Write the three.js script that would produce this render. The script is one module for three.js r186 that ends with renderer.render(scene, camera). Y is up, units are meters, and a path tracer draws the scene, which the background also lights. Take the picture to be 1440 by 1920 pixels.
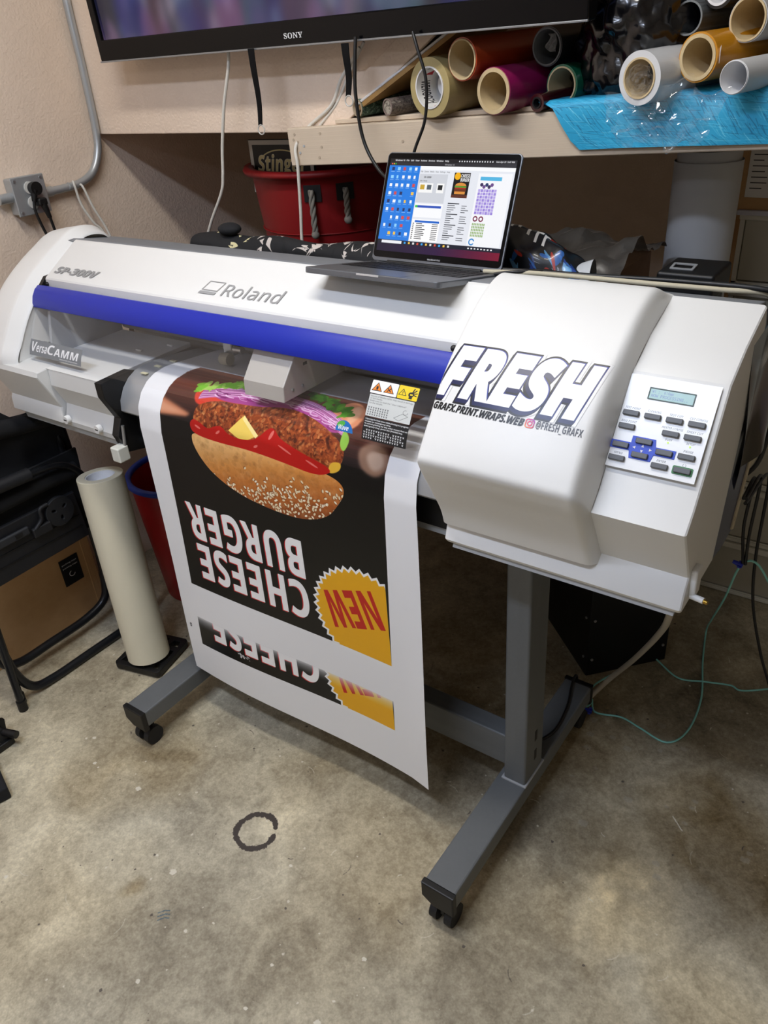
import * as THREE from 'three';
import { RoundedBoxGeometry } from 'three/addons/geometries/RoundedBoxGeometry.js';
import { mergeGeometries, mergeVertices, toCreasedNormals } from 'three/addons/utils/BufferGeometryUtils.js';
import { RectAreaLightUniformsLib } from 'three/addons/lights/RectAreaLightUniformsLib.js';

// ---------------------------------------------------------------- camera, exposure, lamps
const renderer = new THREE.WebGLRenderer({ antialias: true });
renderer.toneMapping = THREE.LinearToneMapping;
renderer.toneMappingExposure = 1.2;
renderer.shadowMap.enabled = true;
const scene = new THREE.Scene();
scene.background = new THREE.Color(0x050505);
const camera = new THREE.PerspectiveCamera(66.3746, 1440 / 1920, 0.05, 40);
camera.position.set(1.030, 1.6, 1.147);
camera.rotation.order = 'YXZ';
camera.rotation.set(-0.53611, 0.65624, -0.07945);
scene.add(camera);
RectAreaLightUniformsLib.init();
const CEIL = 2.75;
const LAMPS = [                       // x, z, length along x, radiance, colour (a warm-white tube and two daylight ones)
  [0.05, 0.42, 1.2, 26, 0xfffaf2], [0.1, 1.35, 1.2, 40, 0xd3e2ff], [0.2, 3.1, 1.2, 17, 0xd6e3ff],
];

// ---------------------------------------------------------------- helpers
const V = (x, y, z) => new THREE.Vector3(x, y, z);
function rng(seed) { let a = seed >>> 0; return () => { a = (a + 0x6D2B79F5) | 0; let t = Math.imul(a ^ (a >>> 15), 1 | a); t = (t + Math.imul(t ^ (t >>> 7), 61 | t)) ^ t; return ((t ^ (t >>> 14)) >>> 0) / 4294967296; }; }
const lerp = (a, b, t) => a + (b - a) * t;
const sstep = (a, b, x) => { const t = Math.min(1, Math.max(0, (x - a) / (b - a))); return t * t * (3 - 2 * t); };
const taken = {};
function numbered(n) { const k = taken[n] = (taken[n] ?? -1) + 1; return k ? `${n}_${String(k).padStart(3, '0')}` : n; }
function mat(color, roughness = 0.6, metalness = 0, extra = {}) { return new THREE.MeshPhysicalMaterial({ color, roughness, metalness, ...extra }); }
function obj(name, geo, material, parent) {
  const g = Array.isArray(geo) ? merge(geo) : geo;
  const m = new THREE.Mesh(g, material); m.name = parent ? name : numbered(name); m.castShadow = m.receiveShadow = true;
  (parent ?? scene).add(m); return m;
}
function thing(name, label, category, [x, y, z] = [0, 0, 0], turn = 0, group) {
  const o = new THREE.Group(); o.name = numbered(name); o.position.set(x, y, z); o.rotation.y = turn;
  o.userData = { label, category }; if (group) o.userData.group = group; scene.add(o); return o;
}
function tag(o, label, category, group) { o.userData = { label, category }; if (group) o.userData.group = group; return o; }
function part(name, parent) { const o = new THREE.Group(); o.name = name; parent.add(o); return o; }
function struct(o) { o.userData.kind = 'structure'; return o; }
function merge(list) { return mergeGeometries(list.map((g) => { const h = g.index ? g.toNonIndexed() : g; for (const k of Object.keys(h.attributes)) if (!['position', 'normal', 'uv'].includes(k)) h.deleteAttribute(k); return h; })); }
function box(w, h, d, x = 0, y = 0, z = 0, r = 0) { const g = r ? new RoundedBoxGeometry(w, h, d, 2, r) : new THREE.BoxGeometry(w, h, d); return g.translate(x, y, z); }
function span(x0, x1, y0, y1, z0, z1, r = 0) { return box(x1 - x0, y1 - y0, z1 - z0, (x0 + x1) / 2, (y0 + y1) / 2, (z0 + z1) / 2, r); }
function extrudeX(prof, x0, x1, bevel = 0, seg = 2) {           // prof: [y, z] outline
  const s = new THREE.Shape(prof.map(([y, z]) => new THREE.Vector2(-z, y)));
  const g = new THREE.ExtrudeGeometry(s, { depth: x1 - x0 - 2 * bevel, bevelEnabled: bevel > 0, bevelSize: bevel, bevelThickness: bevel, bevelOffset: -bevel, bevelSegments: seg });
  g.translate(0, 0, x0 + bevel); return g.rotateY(Math.PI / 2);
}
function extrudeZ(pts, z0, z1, bevel = 0, holes = [], seg = 2) {       // pts: [x, y]
  const s = pts instanceof THREE.Shape ? pts : new THREE.Shape(pts.map(([x, y]) => new THREE.Vector2(x, y)));
  for (const h of holes) s.holes.push(h instanceof THREE.Path ? h : new THREE.Path(h.map(([x, y]) => new THREE.Vector2(x, y))));
  return new THREE.ExtrudeGeometry(s, { depth: z1 - z0 - 2 * bevel, bevelEnabled: bevel > 0, bevelSize: bevel, bevelThickness: bevel, bevelOffset: -bevel, bevelSegments: seg, curveSegments: 16 }).translate(0, 0, z0 + bevel);
}
function rrect(w, h, r, x = 0, y = 0) {
  const s = new THREE.Shape(), a = x - w / 2, b = y - h / 2;
  s.moveTo(a + r, b); s.lineTo(a + w - r, b); s.absarc(a + w - r, b + r, r, -Math.PI / 2, 0); s.lineTo(a + w, b + h - r); s.absarc(a + w - r, b + h - r, r, 0, Math.PI / 2);
  s.lineTo(a + r, b + h); s.absarc(a + r, b + h - r, r, Math.PI / 2, Math.PI); s.lineTo(a, b + r); s.absarc(a + r, b + r, r, Math.PI, Math.PI * 1.5); return s;
}
function tube(pts, r, seg = 48, rad = 8, tension = 0.5) {
  const c = new THREE.CatmullRomCurve3(pts.map((p) => V(...p)), false, 'catmullrom', tension);
  const g = new THREE.TubeGeometry(c, seg, r, rad, false);
  const caps = [0, 1].map((t) => { const q = c.getPoint(t), d = c.getTangent(t).multiplyScalar(t ? 1 : -1); return new THREE.CircleGeometry(r, rad).applyQuaternion(new THREE.Quaternion().setFromUnitVectors(V(0, 0, 1), d)).translate(q.x, q.y, q.z); });
  return merge([g, ...caps]);
}
function rod(a, b, r0, r1 = r0, seg = 16) {
  const A = V(...a), B = V(...b), d = B.clone().sub(A);
  return new THREE.CylinderGeometry(r1, r0, d.length(), seg).applyQuaternion(new THREE.Quaternion().setFromUnitVectors(V(0, 1, 0), d.clone().normalize())).translate((A.x + B.x) / 2, (A.y + B.y) / 2, (A.z + B.z) / 2);
}
function loft(rows, crease) {                                        // rows of Vector3 -> surface, uv 0..1
  const nv = rows.length, nu = rows[0].length, pos = [], uv = [], idx = [];
  rows.forEach((r, j) => r.forEach((p, i) => { pos.push(p.x, p.y, p.z); uv.push(i / (nu - 1), 1 - j / (nv - 1)); }));
  for (let j = 0; j < nv - 1; j++) for (let i = 0; i < nu - 1; i++) { const a = j * nu + i, b = a + 1, c = a + nu, d = c + 1; idx.push(a, c, b, b, c, d); }
  let g = new THREE.BufferGeometry(); g.setAttribute('position', new THREE.Float32BufferAttribute(pos, 3)); g.setAttribute('uv', new THREE.Float32BufferAttribute(uv, 2)); g.setIndex(idx); g.computeVertexNormals();
  if (crease) g = toCreasedNormals(g, crease); return g;
}
function sheet(rows, th) {                                           // closed thin solid over a grid of points
  const f = loft(rows), n = f.attributes.normal, nu = rows[0].length;
  const back = rows.map((r, j) => r.map((p, i) => { const k = j * nu + i; return V(p.x - n.getX(k) * th, p.y - n.getY(k) * th, p.z - n.getZ(k) * th); }));
  const b = loft(back.map((r) => [...r].reverse()));
  const u = b.attributes.uv; for (let i = 0; i < u.count; i++) u.setX(i, 1 - u.getX(i));
  const rim = [...rows[0].map((p, i) => [p, back[0][i]]), ...rows.slice(1).map((r, j) => [r[nu - 1], back[j + 1][nu - 1]]), ...[...rows[rows.length - 1]].reverse().slice(1).map((p, i) => [p, back[rows.length - 1][nu - 2 - i]]), ...[...rows].reverse().slice(1).map((r, j) => [r[0], back[rows.length - 2 - j][0]])];
  const e = loft([rim.map((x) => x[1]), rim.map((x) => x[0])]);
  return merge([f, b, e]);
}
function pathSample(pts, n) { const c = new THREE.CatmullRomCurve3(pts.map(([y, z]) => V(0, y, z)), false, 'centripetal'); return Array.from({ length: n }, (_, i) => c.getPoint(i / (n - 1))); }
function polySample(pts, n) {                                         // arc-length points along a [y, z] polyline
  const S = [0]; for (let i = 1; i < pts.length; i++) S.push(S[i - 1] + Math.hypot(pts[i][0] - pts[i - 1][0], pts[i][1] - pts[i - 1][1]));
  return (s) => { let i = 1; while (i < S.length - 1 && S[i] < s) i++; const t = (s - S[i - 1]) / (S[i] - S[i - 1]); return [lerp(pts[i - 1][0], pts[i][0], t), lerp(pts[i - 1][1], pts[i][1], t)]; };
}
function canvas(w, h, draw) { const c = document.createElement('canvas'); c.width = w; c.height = h; draw(c.getContext('2d'), w, h); return c; }
function ctex(w, h, draw, rep) { const t = new THREE.CanvasTexture(canvas(w, h, draw)); t.colorSpace = THREE.SRGBColorSpace; t.magFilter = THREE.LinearFilter; if (rep) { t.wrapS = t.wrapT = THREE.RepeatWrapping; t.repeat.set(rep[0], rep[1]); } return t; }
function fitText(g, s, x, y, w, h, font, { flip = false, skew = 0, fill = '#000', stroke, lw = 0, join = 'round' } = {}) {   // text stretched to fill the box
  g.save(); g.font = font.replace('$', '200px'); g.textBaseline = 'alphabetic'; g.textAlign = 'left';
  const m = g.measureText(s), tw = m.actualBoundingBoxRight + m.actualBoundingBoxLeft, th = m.actualBoundingBoxAscent + m.actualBoundingBoxDescent;
  g.translate(x + w / 2, y + h / 2); if (flip) g.rotate(Math.PI); if (skew) g.transform(1, 0, -skew, 1, 0, 0); g.scale(w / tw, h / th); g.translate(-tw / 2 + m.actualBoundingBoxLeft, th / 2 - m.actualBoundingBoxDescent);
  if (stroke) { g.strokeStyle = stroke; g.lineJoin = join; g.miterLimit = 2.5; g.lineWidth = lw * th / h; g.strokeText(s, 0, 0); }
  if (fill) { g.fillStyle = fill; g.fillText(s, 0, 0); } g.restore();
}
function noiseGrid(n, seed) { const r = rng(seed), a = new Float32Array(n * n); for (let i = 0; i < a.length; i++) a[i] = r(); return (x, y) => { const xi = Math.floor(x), yi = Math.floor(y), fx = x - xi, fy = y - yi, u = fx * fx * (3 - 2 * fx), v = fy * fy * (3 - 2 * fy), X = ((xi % n) + n) % n, Y = ((yi % n) + n) % n, X1 = (X + 1) % n, Y1 = (Y + 1) % n; return lerp(lerp(a[Y * n + X], a[Y * n + X1], u), lerp(a[Y1 * n + X], a[Y1 * n + X1], u), v); }; }
function dataTex(n, fn, srgb, rep) {
  const d = new Uint8Array(n * n * 4); for (let j = 0; j < n; j++) for (let i = 0; i < n; i++) { const c = fn(i / n, j / n), k = (j * n + i) * 4; d[k] = c[0]; d[k + 1] = c[1]; d[k + 2] = c[2]; d[k + 3] = 255; }
  const t = new THREE.DataTexture(d, n, n, THREE.RGBAFormat); t.magFilter = THREE.LinearFilter; t.wrapS = t.wrapT = THREE.RepeatWrapping; if (srgb) t.colorSpace = THREE.SRGBColorSpace; if (rep) t.repeat.set(...rep); t.needsUpdate = true; return t;
}
const SANS = 'bold $ sans-serif';

// ---------------------------------------------------------------- materials
const N1 = noiseGrid(64, 11), N2 = noiseGrid(128, 23), N3 = noiseGrid(256, 37);
const peel = dataTex(512, (u, v) => { const a = N1(u * 64, v * 64), b = N2(u * 128, v * 128); const h = 255 * (0.6 * sstep(0.35, 0.75, a) + 0.4 * b); return [h, h, h]; }, false, [3, 3]);
const blotch = (c, amp, f = 1) => dataTex(256, (u, v) => { const q = (N1(u * 8 * f, v * 8 * f) - 0.5) * 0.6 + (N2(u * 32, v * 32) - 0.5) * 0.3 + (N3(u * 256, v * 256) - 0.5) * 0.25; return c.map((x) => Math.max(0, Math.min(255, x + q * amp))); }, true, [1, 1]);
const M = {
  wall: mat(0xffffff, 0.75, 0, { map: blotch([238, 217, 196], 10), bumpMap: peel, bumpScale: 0.0006 }),
  ceiling: mat(0xe6e2da, 0.9),
  farwall: mat(0xcfc6b8, 0.9),
  shell: mat(0xe6e6e3, 0.42, 0, { clearcoat: 0.08, clearcoatRoughness: 0.4 }),
  shell2: mat(0xd9d9d6, 0.45),
  greystrip: mat(0x7d8084, 0.55),
  lip: mat(0xa9abac, 0.5),
  blue: mat(0x1d31ba, 0.42, 0, { specularIntensity: 0.6, clearcoat: 0.1, clearcoatRoughness: 0.35, transmission: 0.25, thickness: 0 }),
  navy: mat(0x0d1c4c, 0.3, 0.2),
  clear: mat(0xffffff, 0.03, 0, { transmission: 1, thickness: 0, ior: 1.45 }),
  black: mat(0x0c0c0d, 0.5),
  blackGloss: mat(0x08080a, 0.16, 0, { specularIntensity: 0.45 }),
  blackSoft: mat(0x15161a, 0.85),
  rubber: mat(0x1b1b1c, 0.7),
  steel: mat(0xb9bcbf, 0.35, 0.85),
  galv: mat(0xb4b8ba, 0.38, 0.55),
  stand: mat(0xffffff, 0.5, 0.1, { map: blotch([106, 109, 110], 10) }),
  platen: mat(0xb5b8bb, 0.4, 0.5),
  carriage: mat(0xbfbbb4, 0.5, 0.15),
  inner: mat(0xb4b7ba, 0.55, 0.1),
  lampBody: mat(0xf2f2f2, 0.5),
  tubeGlow: mat(0xffffff, 0.4, 0, { emissive: 0xffffff, emissiveIntensity: 6 }),
  card: mat(0xffffff, 0.85, 0, { map: blotch([184, 146, 100], 14) }),
  cardDark: mat(0xffffff, 0.9, 0, { map: blotch([112, 84, 60], 12) }),
  paperWhite: mat(0xe9e9ea, 0.6),
  core: mat(0xffffff, 0.85, 0, { map: blotch([206, 184, 142], 18) }),
};

// ---------------------------------------------------------------- lamps on the ceiling
LAMPS.forEach(([x, z, len, I, tint], k) => {
  const where = ['above the printer', 'in the middle of the room', 'nearest the front wall'][k];
  const t = thing('shop_light', `white twin-tube ceiling shop light ${where}`, 'lamp', [x, CEIL, z], 0, 'ceiling shop lights');
  obj('housing', box(len + 0.04, 0.05, 0.16, 0, -0.025, 0, 0.008), M.lampBody, t);
  for (const s of [-1, 1]) obj('led_tube', rod([-len / 2, -0.066, s * 0.04], [len / 2, -0.066, s * 0.04], 0.014), M.tubeGlow, t);
  const l = new THREE.RectAreaLight(tint, I, len, 0.14); l.position.set(0, -0.085, 0); l.rotation.x = -Math.PI / 2; t.add(l);
});

// ---------------------------------------------------------------- the room
const XW = -1.25, ZB = -0.518, X1 = 3.4, Z0 = -2.3, Z1 = 4.2;
const floorTex = (() => {
  const n = 2048, L = 2.6, d = new Uint8Array(n * n * 4), r = rng(5);
  const stains = [[0.90, -0.19, 0.20, 46, 1], [1.02, -0.1, 0.2, 40, 1], [0.86, -0.30, 0.16, 24, 1], [0.586, 0.106, 0.10, 26, 0], [0.487, 0.05, 0.10, 22, 0], [0.65, -0.02, 0.12, 18, 1], [0.277, 0.524, 0.035, 26, 0], [0.252, 0.644, 0.09, 18, 0], [0.30, 0.58, 0.06, 16, 0], [0.404, 0.461, 0.05, 26, 0], [-0.435, 0.40, 0.20, 26, 1], [-0.33, 0.36, 0.12, 18, 1], [-0.154, 0.65, 0.035, 34, 1], [-0.06, 0.31, 0.05, 20, 0], [-0.02, 0.20, 0.12, 14, 1], [0.35, 0.36, 0.12, 16, 1], [0.2, 0.45, 0.14, 12, 0], [0.777, 0.263, 0.05, 18, 1], [0.5, -0.45, 0.35, 26, 0], [0.75, -0.62, 0.3, 30, 0], [0.2, -0.2, 0.5, 30, 1], [0.62, 0.45, 0.1, 12, 0], [-0.2, 0.45, 0.1, 10, 0], [0.9, -0.9, 0.4, 26, 0]];
  const pale = [[0.809, 0.083, 0.12, 26, 1], [0.70, 0.16, 0.12, 22, 1], [0.833, 0.239, 0.06, 16, -1], [0.88, 0.31, 0.05, 16, -1], [-0.55, 0.6, 0.3, 14, 0], [-0.25, 0.75, 0.25, 14, 0], [0.72, 0.05, 0.1, 16, 1], [0.03, 0.30, 0.1, 12, 1]];
  for (let j = 0; j < n; j++) for (let i = 0; i < n; i++) {
    const x = (i / n - 0.5) * L, z = (j / n - 0.5) * L, k = (j * n + i) * 4;
    const wx = x + 0.08 * (N2(x * 9 + 40, z * 9) - 0.5), wz = z + 0.08 * (N2(x * 9, z * 9 + 70) - 0.5);
    let q = (N1(wx * 3 + 5, wz * 3) - 0.5) * 34 + (N1(wx * 9, wz * 9 + 9) - 0.5) * 28 + (N2(wx * 30, wz * 30) - 0.5) * 26 + (N3(x * 110, z * 110) - 0.5) * 24 + (N3(x * 300, z * 300 + 50) - 0.5) * 22 + (N3(x * 700, z * 700) - 0.5) * 18;
    let warm = (N1(wx * 4 + 30, wz * 4 + 12) - 0.5) * 14, R = 179, G = 169, B = 144;
    for (const [sx, sz, sr, a, w] of stains) { const dd = Math.hypot(wx - sx, wz - sz) / sr; if (dd < 1) { const e = Math.pow(1 - dd, 0.8) * a * (0.65 + 0.7 * N2(wx * 26, wz * 26)); q -= e; if (w) warm += e * 0.28; } }
    for (const [sx, sz, sr, a, w] of pale) { const dd = Math.hypot(wx - sx, wz - sz) / sr; if (dd < 1) { const e = Math.pow(1 - dd, 0.7) * a * (0.5 + N2(wx * 30 + 9, wz * 30)); q += e; warm += e * 0.3 * w; } }
    const cr = Math.abs(N1(wx * 7 + 20, wz * 7 + 3) - 0.5); if (cr < 0.006) q -= 14 * N2(x * 12, z * 12);
    d[k] = Math.max(0, Math.min(255, R + q + warm * 0.6)); d[k + 1] = Math.max(0, Math.min(255, G + q + warm * 0.1)); d[k + 2] = Math.max(0, Math.min(255, B + q * 0.92 - warm * 0.7)); d[k + 3] = 255;
  }
  const put = (x, z, rad, c, a = 1, sq = 1) => { const ci = (x / L + 0.5) * n, cj = (z / L + 0.5) * n, R = rad / L * n; for (let j = Math.floor(cj - R - 1); j <= cj + R + 1; j++) for (let i = Math.floor(ci - R - 1); i <= ci + R + 1; i++) { if (i < 0 || j < 0 || i >= n || j >= n) continue; const rr = Math.hypot((i - ci) / sq, j - cj) + (N2(i * 0.5, j * 0.5) - 0.5) * R * 0.5; if (rr < R) { const k = (j * n + i) * 4; for (let m = 0; m < 3; m++) d[k + m] = lerp(d[k + m], c[m], a); } } };
  const W = [226, 220, 202], Dk = [70, 62, 56];
  for (let q = 0; q < 420; q++) put(-0.9 + 2.0 * r(), -0.9 + 2.0 * r(), 0.0008 + 0.0026 * Math.pow(r(), 3), W, 0.75);
  for (const [x, z, k] of [[-0.369, 0.458, 7], [-0.108, 0.572, 8], [-0.618, 0.409, 5], [-0.54, 0.466, 5], [-0.52, 0.47, 3], [-0.174, 0.563, 4], [0.021, 0.781, 5], [0.23, 0.605, 4], [0.383, 0.492, 5], [0.38, 0.64, 7], [0.024, 0.654, 4], [-0.636, 0.423, 4], [-0.434, 0.795, 5], [0.244, 0.697, 4], [0.382, 0.591, 3], [0.113, 0.412, 4], [0.062, 0.608, 3]]) put(x, z, k * 0.00085, W, 0.92, 1.25);
  for (let q = 0; q < 26; q++) put(0.5 + 0.5 * r(), -0.6 + 0.6 * r(), 0.003 + 0.006 * r(), [178, 172, 158], 0.35, 2.2);
  for (let t = 0; t < 30; t++) put(0.795 + 0.03 * t / 30, -0.175 + 0.028 * t / 30, 0.0016, W, 0.9);
  for (let q = 0; q < 260; q++) put(-0.9 + 2.0 * r(), -0.9 + 2.0 * r(), 0.0008 + 0.0028 * Math.pow(r(), 3), Dk, 0.7);
  for (let q = 0; q < 90; q++) { const x = -0.9 + 2 * r(), z = -0.9 + 2 * r(), a = r() * 6.28, l = 0.008 + 0.03 * r(), c = r() < 0.6 ? W : Dk; for (let t = 0; t < 24; t++) put(x + Math.cos(a + t * 0.02) * l * t / 24, z + Math.sin(a + t * 0.02) * l * t / 24, 0.0011, c, 0.35); }
  for (let t = 0; t < 1400; t++) { const a = t / 1400 * 6.2832; const gap = (a > 5.55 && a < 6.0) || (a > 0.2 && a < 0.42); if (!gap) put(-0.02 + (0.048 + 0.0016 * Math.sin(a * 3)) * Math.cos(a), 0.387 + (0.048 + 0.0012 * Math.cos(a * 5)) * Math.sin(a), 0.0066 * (0.75 + 0.5 * N1(a * 6, 3)), [66, 58, 52], 0.5); }   // ring of old adhesive
  for (const m of [0, 1, 2]) for (let t = 0; t < 30; t++) { const u = t / 29; put(-0.044 + 0.018 * (u - 0.5) + 0.006 * (m - 1), 0.652 - 0.018 * (u - 0.5) + 0.006 * (m - 1) + 0.008 * Math.abs(u - 0.5), 0.0012, [72, 96, 112], 0.8); }   // three blue pen strokes
  const t = new THREE.DataTexture(d, n, n, THREE.RGBAFormat); t.colorSpace = THREE.SRGBColorSpace; t.magFilter = THREE.LinearFilter; t.wrapS = t.wrapT = THREE.MirroredRepeatWrapping; t.needsUpdate = true; return t;
})();
{
  const g = span(XW - 0.1, X1, -0.1, 0, Z0, Z1), p = g.attributes.position, u = g.attributes.uv;
  for (let i = 0; i < p.count; i++) u.setXY(i, p.getX(i) / 2.6 + 0.5, p.getZ(i) / 2.6 + 0.5);
  const bump = dataTex(512, (a, b) => { const h = 255 * (0.5 * N1(a * 64, b * 64) + 0.5 * N3(a * 256, b * 256)); return [h, h, h]; }, false, [3, 3]);
  struct(obj('floor', g, mat(0xffffff, 0.62, 0, { map: floorTex, bumpMap: bump, bumpScale: 0.0006 })));
}
function wallUV(g) { const p = g.attributes.position, nn = g.attributes.normal, u = g.attributes.uv; for (let i = 0; i < p.count; i++) { const ax = Math.abs(nn.getX(i)) > 0.7 ? [p.getZ(i), p.getY(i)] : Math.abs(nn.getY(i)) > 0.7 ? [p.getX(i), p.getZ(i)] : [p.getX(i), p.getY(i)]; u.setXY(i, ax[0], ax[1]); } return g; }
struct(obj('wall_left', wallUV(span(XW - 0.1, XW, 0, CEIL, Z0, Z1)), M.wall));
struct(obj('wall_back', wallUV(span(XW - 0.1, X1, 0, CEIL, Z0, Z0 + 0.1)), M.wall));
struct(obj('wall_right', wallUV(span(X1, X1 + 0.1, 0, CEIL, Z0, Z1)), M.farwall));
struct(obj('wall_front', wallUV(span(XW - 0.1, X1 + 0.1, 0, CEIL, Z1, Z1 + 0.1)), M.farwall));
struct(obj('ceiling', span(XW - 0.1, X1 + 0.1, CEIL, CEIL + 0.1, Z0, Z1), M.ceiling));
{ // boxed-in side of a staircase: flat underside at the left, then rising to the right
  const g = extrudeZ([[XW, 1.425], [-0.385, 1.425], [1.70, CEIL], [XW, CEIL]], Z0 + 0.1, ZB, 0.003);
  const o = struct(obj('wall_stair', wallUV(g), M.wall));
  struct(obj('trim_1', extrudeZ([[-0.372, 1.44], [-0.275, 1.44], [1.70, 2.70], [1.60, 2.70]], ZB + 0.001, ZB + 0.014, 0.002), M.wall));
}

// ---------------------------------------------------------------- the printer
const P = thing('wide_format_printer', 'white wide-format vinyl printer with blue cover bar on a grey wheeled stand', 'printer');
const ring2 = (cx, cy, r, n = 18) => Array.from({ length: n }, (_, i) => [cx + r * Math.cos(i / n * 6.2832), cy + r * Math.sin(i / n * 6.2832)]);
// stand
for (const sx of [-1, 1]) {
  const cx = sx * 0.477;
  const foot = obj('foot', extrudeX([[0.078, -0.352], [0.128, -0.352], [0.128, 0.345], [0.078, 0.345]], cx - 0.036, cx + 0.036, 0.004), M.stand, P);
  for (const sz of [-1, 1]) {
    const z = sz > 0 ? 0.348 : -0.352;
    obj('end_cap', extrudeZ([[cx - 0.038, 0.13], [cx - 0.038, 0.088], [cx - 0.012, 0.07], [cx + 0.038, 0.07], [cx + 0.038, 0.13]], z - 0.008, z + 0.008, 0.003), M.black, foot);
    const cz = z - sz * 0.024, c = part('caster', foot);
    for (const s of [-1, 1]) obj('caster_wheel', new THREE.CylinderGeometry(0.0265, 0.0265, 0.017, 24).rotateZ(Math.PI / 2).translate(cx + s * 0.018, 0.0265, cz), M.rubber, foot);
    obj('caster_fork', [box(0.012, 0.04, 0.03, cx, 0.045, cz, 0.003), rod([cx, 0.05, cz], [cx, 0.082, cz], 0.014), rod([cx - 0.026, 0.026, cz], [cx + 0.026, 0.026, cz], 0.004)], M.black, foot);
    foot.remove(c);
  }
  const post = obj('post', extrudeZ(rrect(0.054, 0.09, 0.006, 0, 0), 0, 0.70, 0).rotateX(-Math.PI / 2).translate(sx * 0.4835, 0.128, -0.015), M.stand, P);
  obj('weld_bead', box(0.062, 0.006, 0.098, sx * 0.4835, 0.130, -0.015, 0.002), M.lip, post);
  for (const y of [0.19, 0.25]) obj('slot', box(0.002, 0.03, 0.011, sx * 0.4835 + 0.0265, y, -0.02, 0), M.black, post);
}
obj('crossbar', span(-0.46, 0.46, 0.135, 0.228, -0.05, 0.0, 0.005), M.stand, P);
// right-hand housing
const PR = [[1.235, -0.096], [1.201, -0.004], [1.166, 0.058], [1.079, 0.116], [1.016, 0.161], [0.99, 0.187], [0.883, 0.128], [0.866, 0.138], [0.834, 0.149], [0.826, 0.143], [0.826, -0.02], [1.0, -0.06], [1.205, -0.11]];
const rightBody = obj('right_housing', toCreasedNormals(extrudeX(PR, 0.392, 0.812, 0.006, 3), 0.5), M.shell, P);
obj('side_panel', extrudeX([[1.215, -0.1], [1.185, -0.02], [1.15, 0.035], [1.0, 0.13], [0.97, 0.14], [0.88, 0.09], [0.83, 0.10], [0.80, 0.02], [0.768, -0.15], [0.770, -0.217], [0.858, -0.262], [0.98, -0.30], [1.2, -0.19]], 0.775, 0.797, 0.002), M.navy, P);
{ const st = ctex(256, 512, (g, w, h) => { g.fillStyle = '#17130f'; g.fillRect(0, 0, w, h); g.fillStyle = '#a89e90'; g.beginPath(); g.ellipse(170, 90, 40, 90, 0.5, 0, 7); g.fill(); g.fillStyle = '#3a2c20'; g.fillRect(20, 200, 120, 40); g.fillStyle = '#8c8478'; g.beginPath(); g.moveTo(90, 240); g.lineTo(130, 230); g.lineTo(70, 420); g.closePath(); g.fill(); g.fillStyle = '#20264a'; g.fillRect(160, 280, 70, 150); });
  const rr = []; for (let j = 0; j <= 16; j++) rr.push(Array.from({ length: 13 }, (_, i) => { const u = i / 12, v = j / 16; return V(0.806 + 0.012 * Math.sin(u * 7 + v * 3) * v + 0.006, lerp(1.19, 0.93, v) + 0.02 * u, lerp(-0.045, -0.24, u) - 0.04 * v); }));
  const o = obj('print_offcut', sheet(rr, 0.0006), mat(0xffffff, 0.2, 0, { map: st, clearcoat: 0.5, clearcoatRoughness: 0.1 })); tag(o, 'dark glossy printed vinyl offcut hanging on the right side of the printer', 'offcut'); }
obj('side_screw', [rod([0.797, 0.90, 0.0], [0.803, 0.90, 0.0], 0.006)], M.steel, P);
obj('side_latch', [box(0.012, 0.05, 0.028, 0.816, 0.868, 0.108, 0.004), rod([0.815, 0.846, 0.118], [0.836, 0.846, 0.122], 0.005)], M.shell, P);
obj('latch_pin', rod([0.83, 0.846, 0.121], [0.842, 0.846, 0.124], 0.0035), mat(0xb08d3c, 0.35, 0.9), P);
obj('perforated_strip', extrudeZ([[-0.011, -0.12], [0.011, -0.12], [0.011, 0.12], [-0.011, 0.12]], 0, 0.003, 0, [-0.1, -0.06, -0.02, 0.02, 0.06, 0.1].map((y) => ring2(0, y, 0.005, 10))).rotateY(Math.PI / 2).rotateX(-0.43).translate(0.7965, 0.885, -0.268), mat(0xcbbfa4, 0.6, 0.2), P);
// bulging cover
const bB = pathSample([[1.235, -0.098], [1.222, -0.06], [1.2, -0.003], [1.166, 0.056], [1.105, 0.1], [1.05, 0.138], [1.012, 0.166], [0.992, 0.184], [0.97, 0.174], [0.93, 0.153], [0.885, 0.128], [0.868, 0.134]], 91);
const bG = pathSample([[1.238, -0.10], [1.257, -0.05], [1.240, 0.008], [1.198, 0.072], [1.14, 0.142], [1.085, 0.187], [1.046, 0.2165], [1.030, 0.2265], [1.012, 0.2215], [0.965, 0.196], [0.905, 0.164], [0.868, 0.15]], 91);
function bulge(X, t) {
  const xr = 0.674, xl = 0.385;
  const eR = Math.pow(1 - Math.pow(1 - Math.min(1, Math.max(0, (xr - X) / 0.026)), 3.2), 0.85), eL = Math.pow(1 - Math.pow(1 - Math.min(1, Math.max(0, (X - xl) / 0.016)), 2.6), 0.9);
  const e = eR * eL, f = t * 90, i = Math.min(89, Math.floor(f)), w = f - i, q = (X - 0.53) / 0.145, bow = 0.016 * (1 - q * q) * e * Math.sin(Math.PI * Math.min(1, t * 1.05)) ** 2;
  const a = bB[i].clone().lerp(bB[i + 1], w), b = bG[i].clone().lerp(bG[i + 1], w);
  return V(X, lerp(a.y, b.y, e) + bow * 0.45, lerp(a.z, b.z, e) + bow * 0.85);
}
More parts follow.
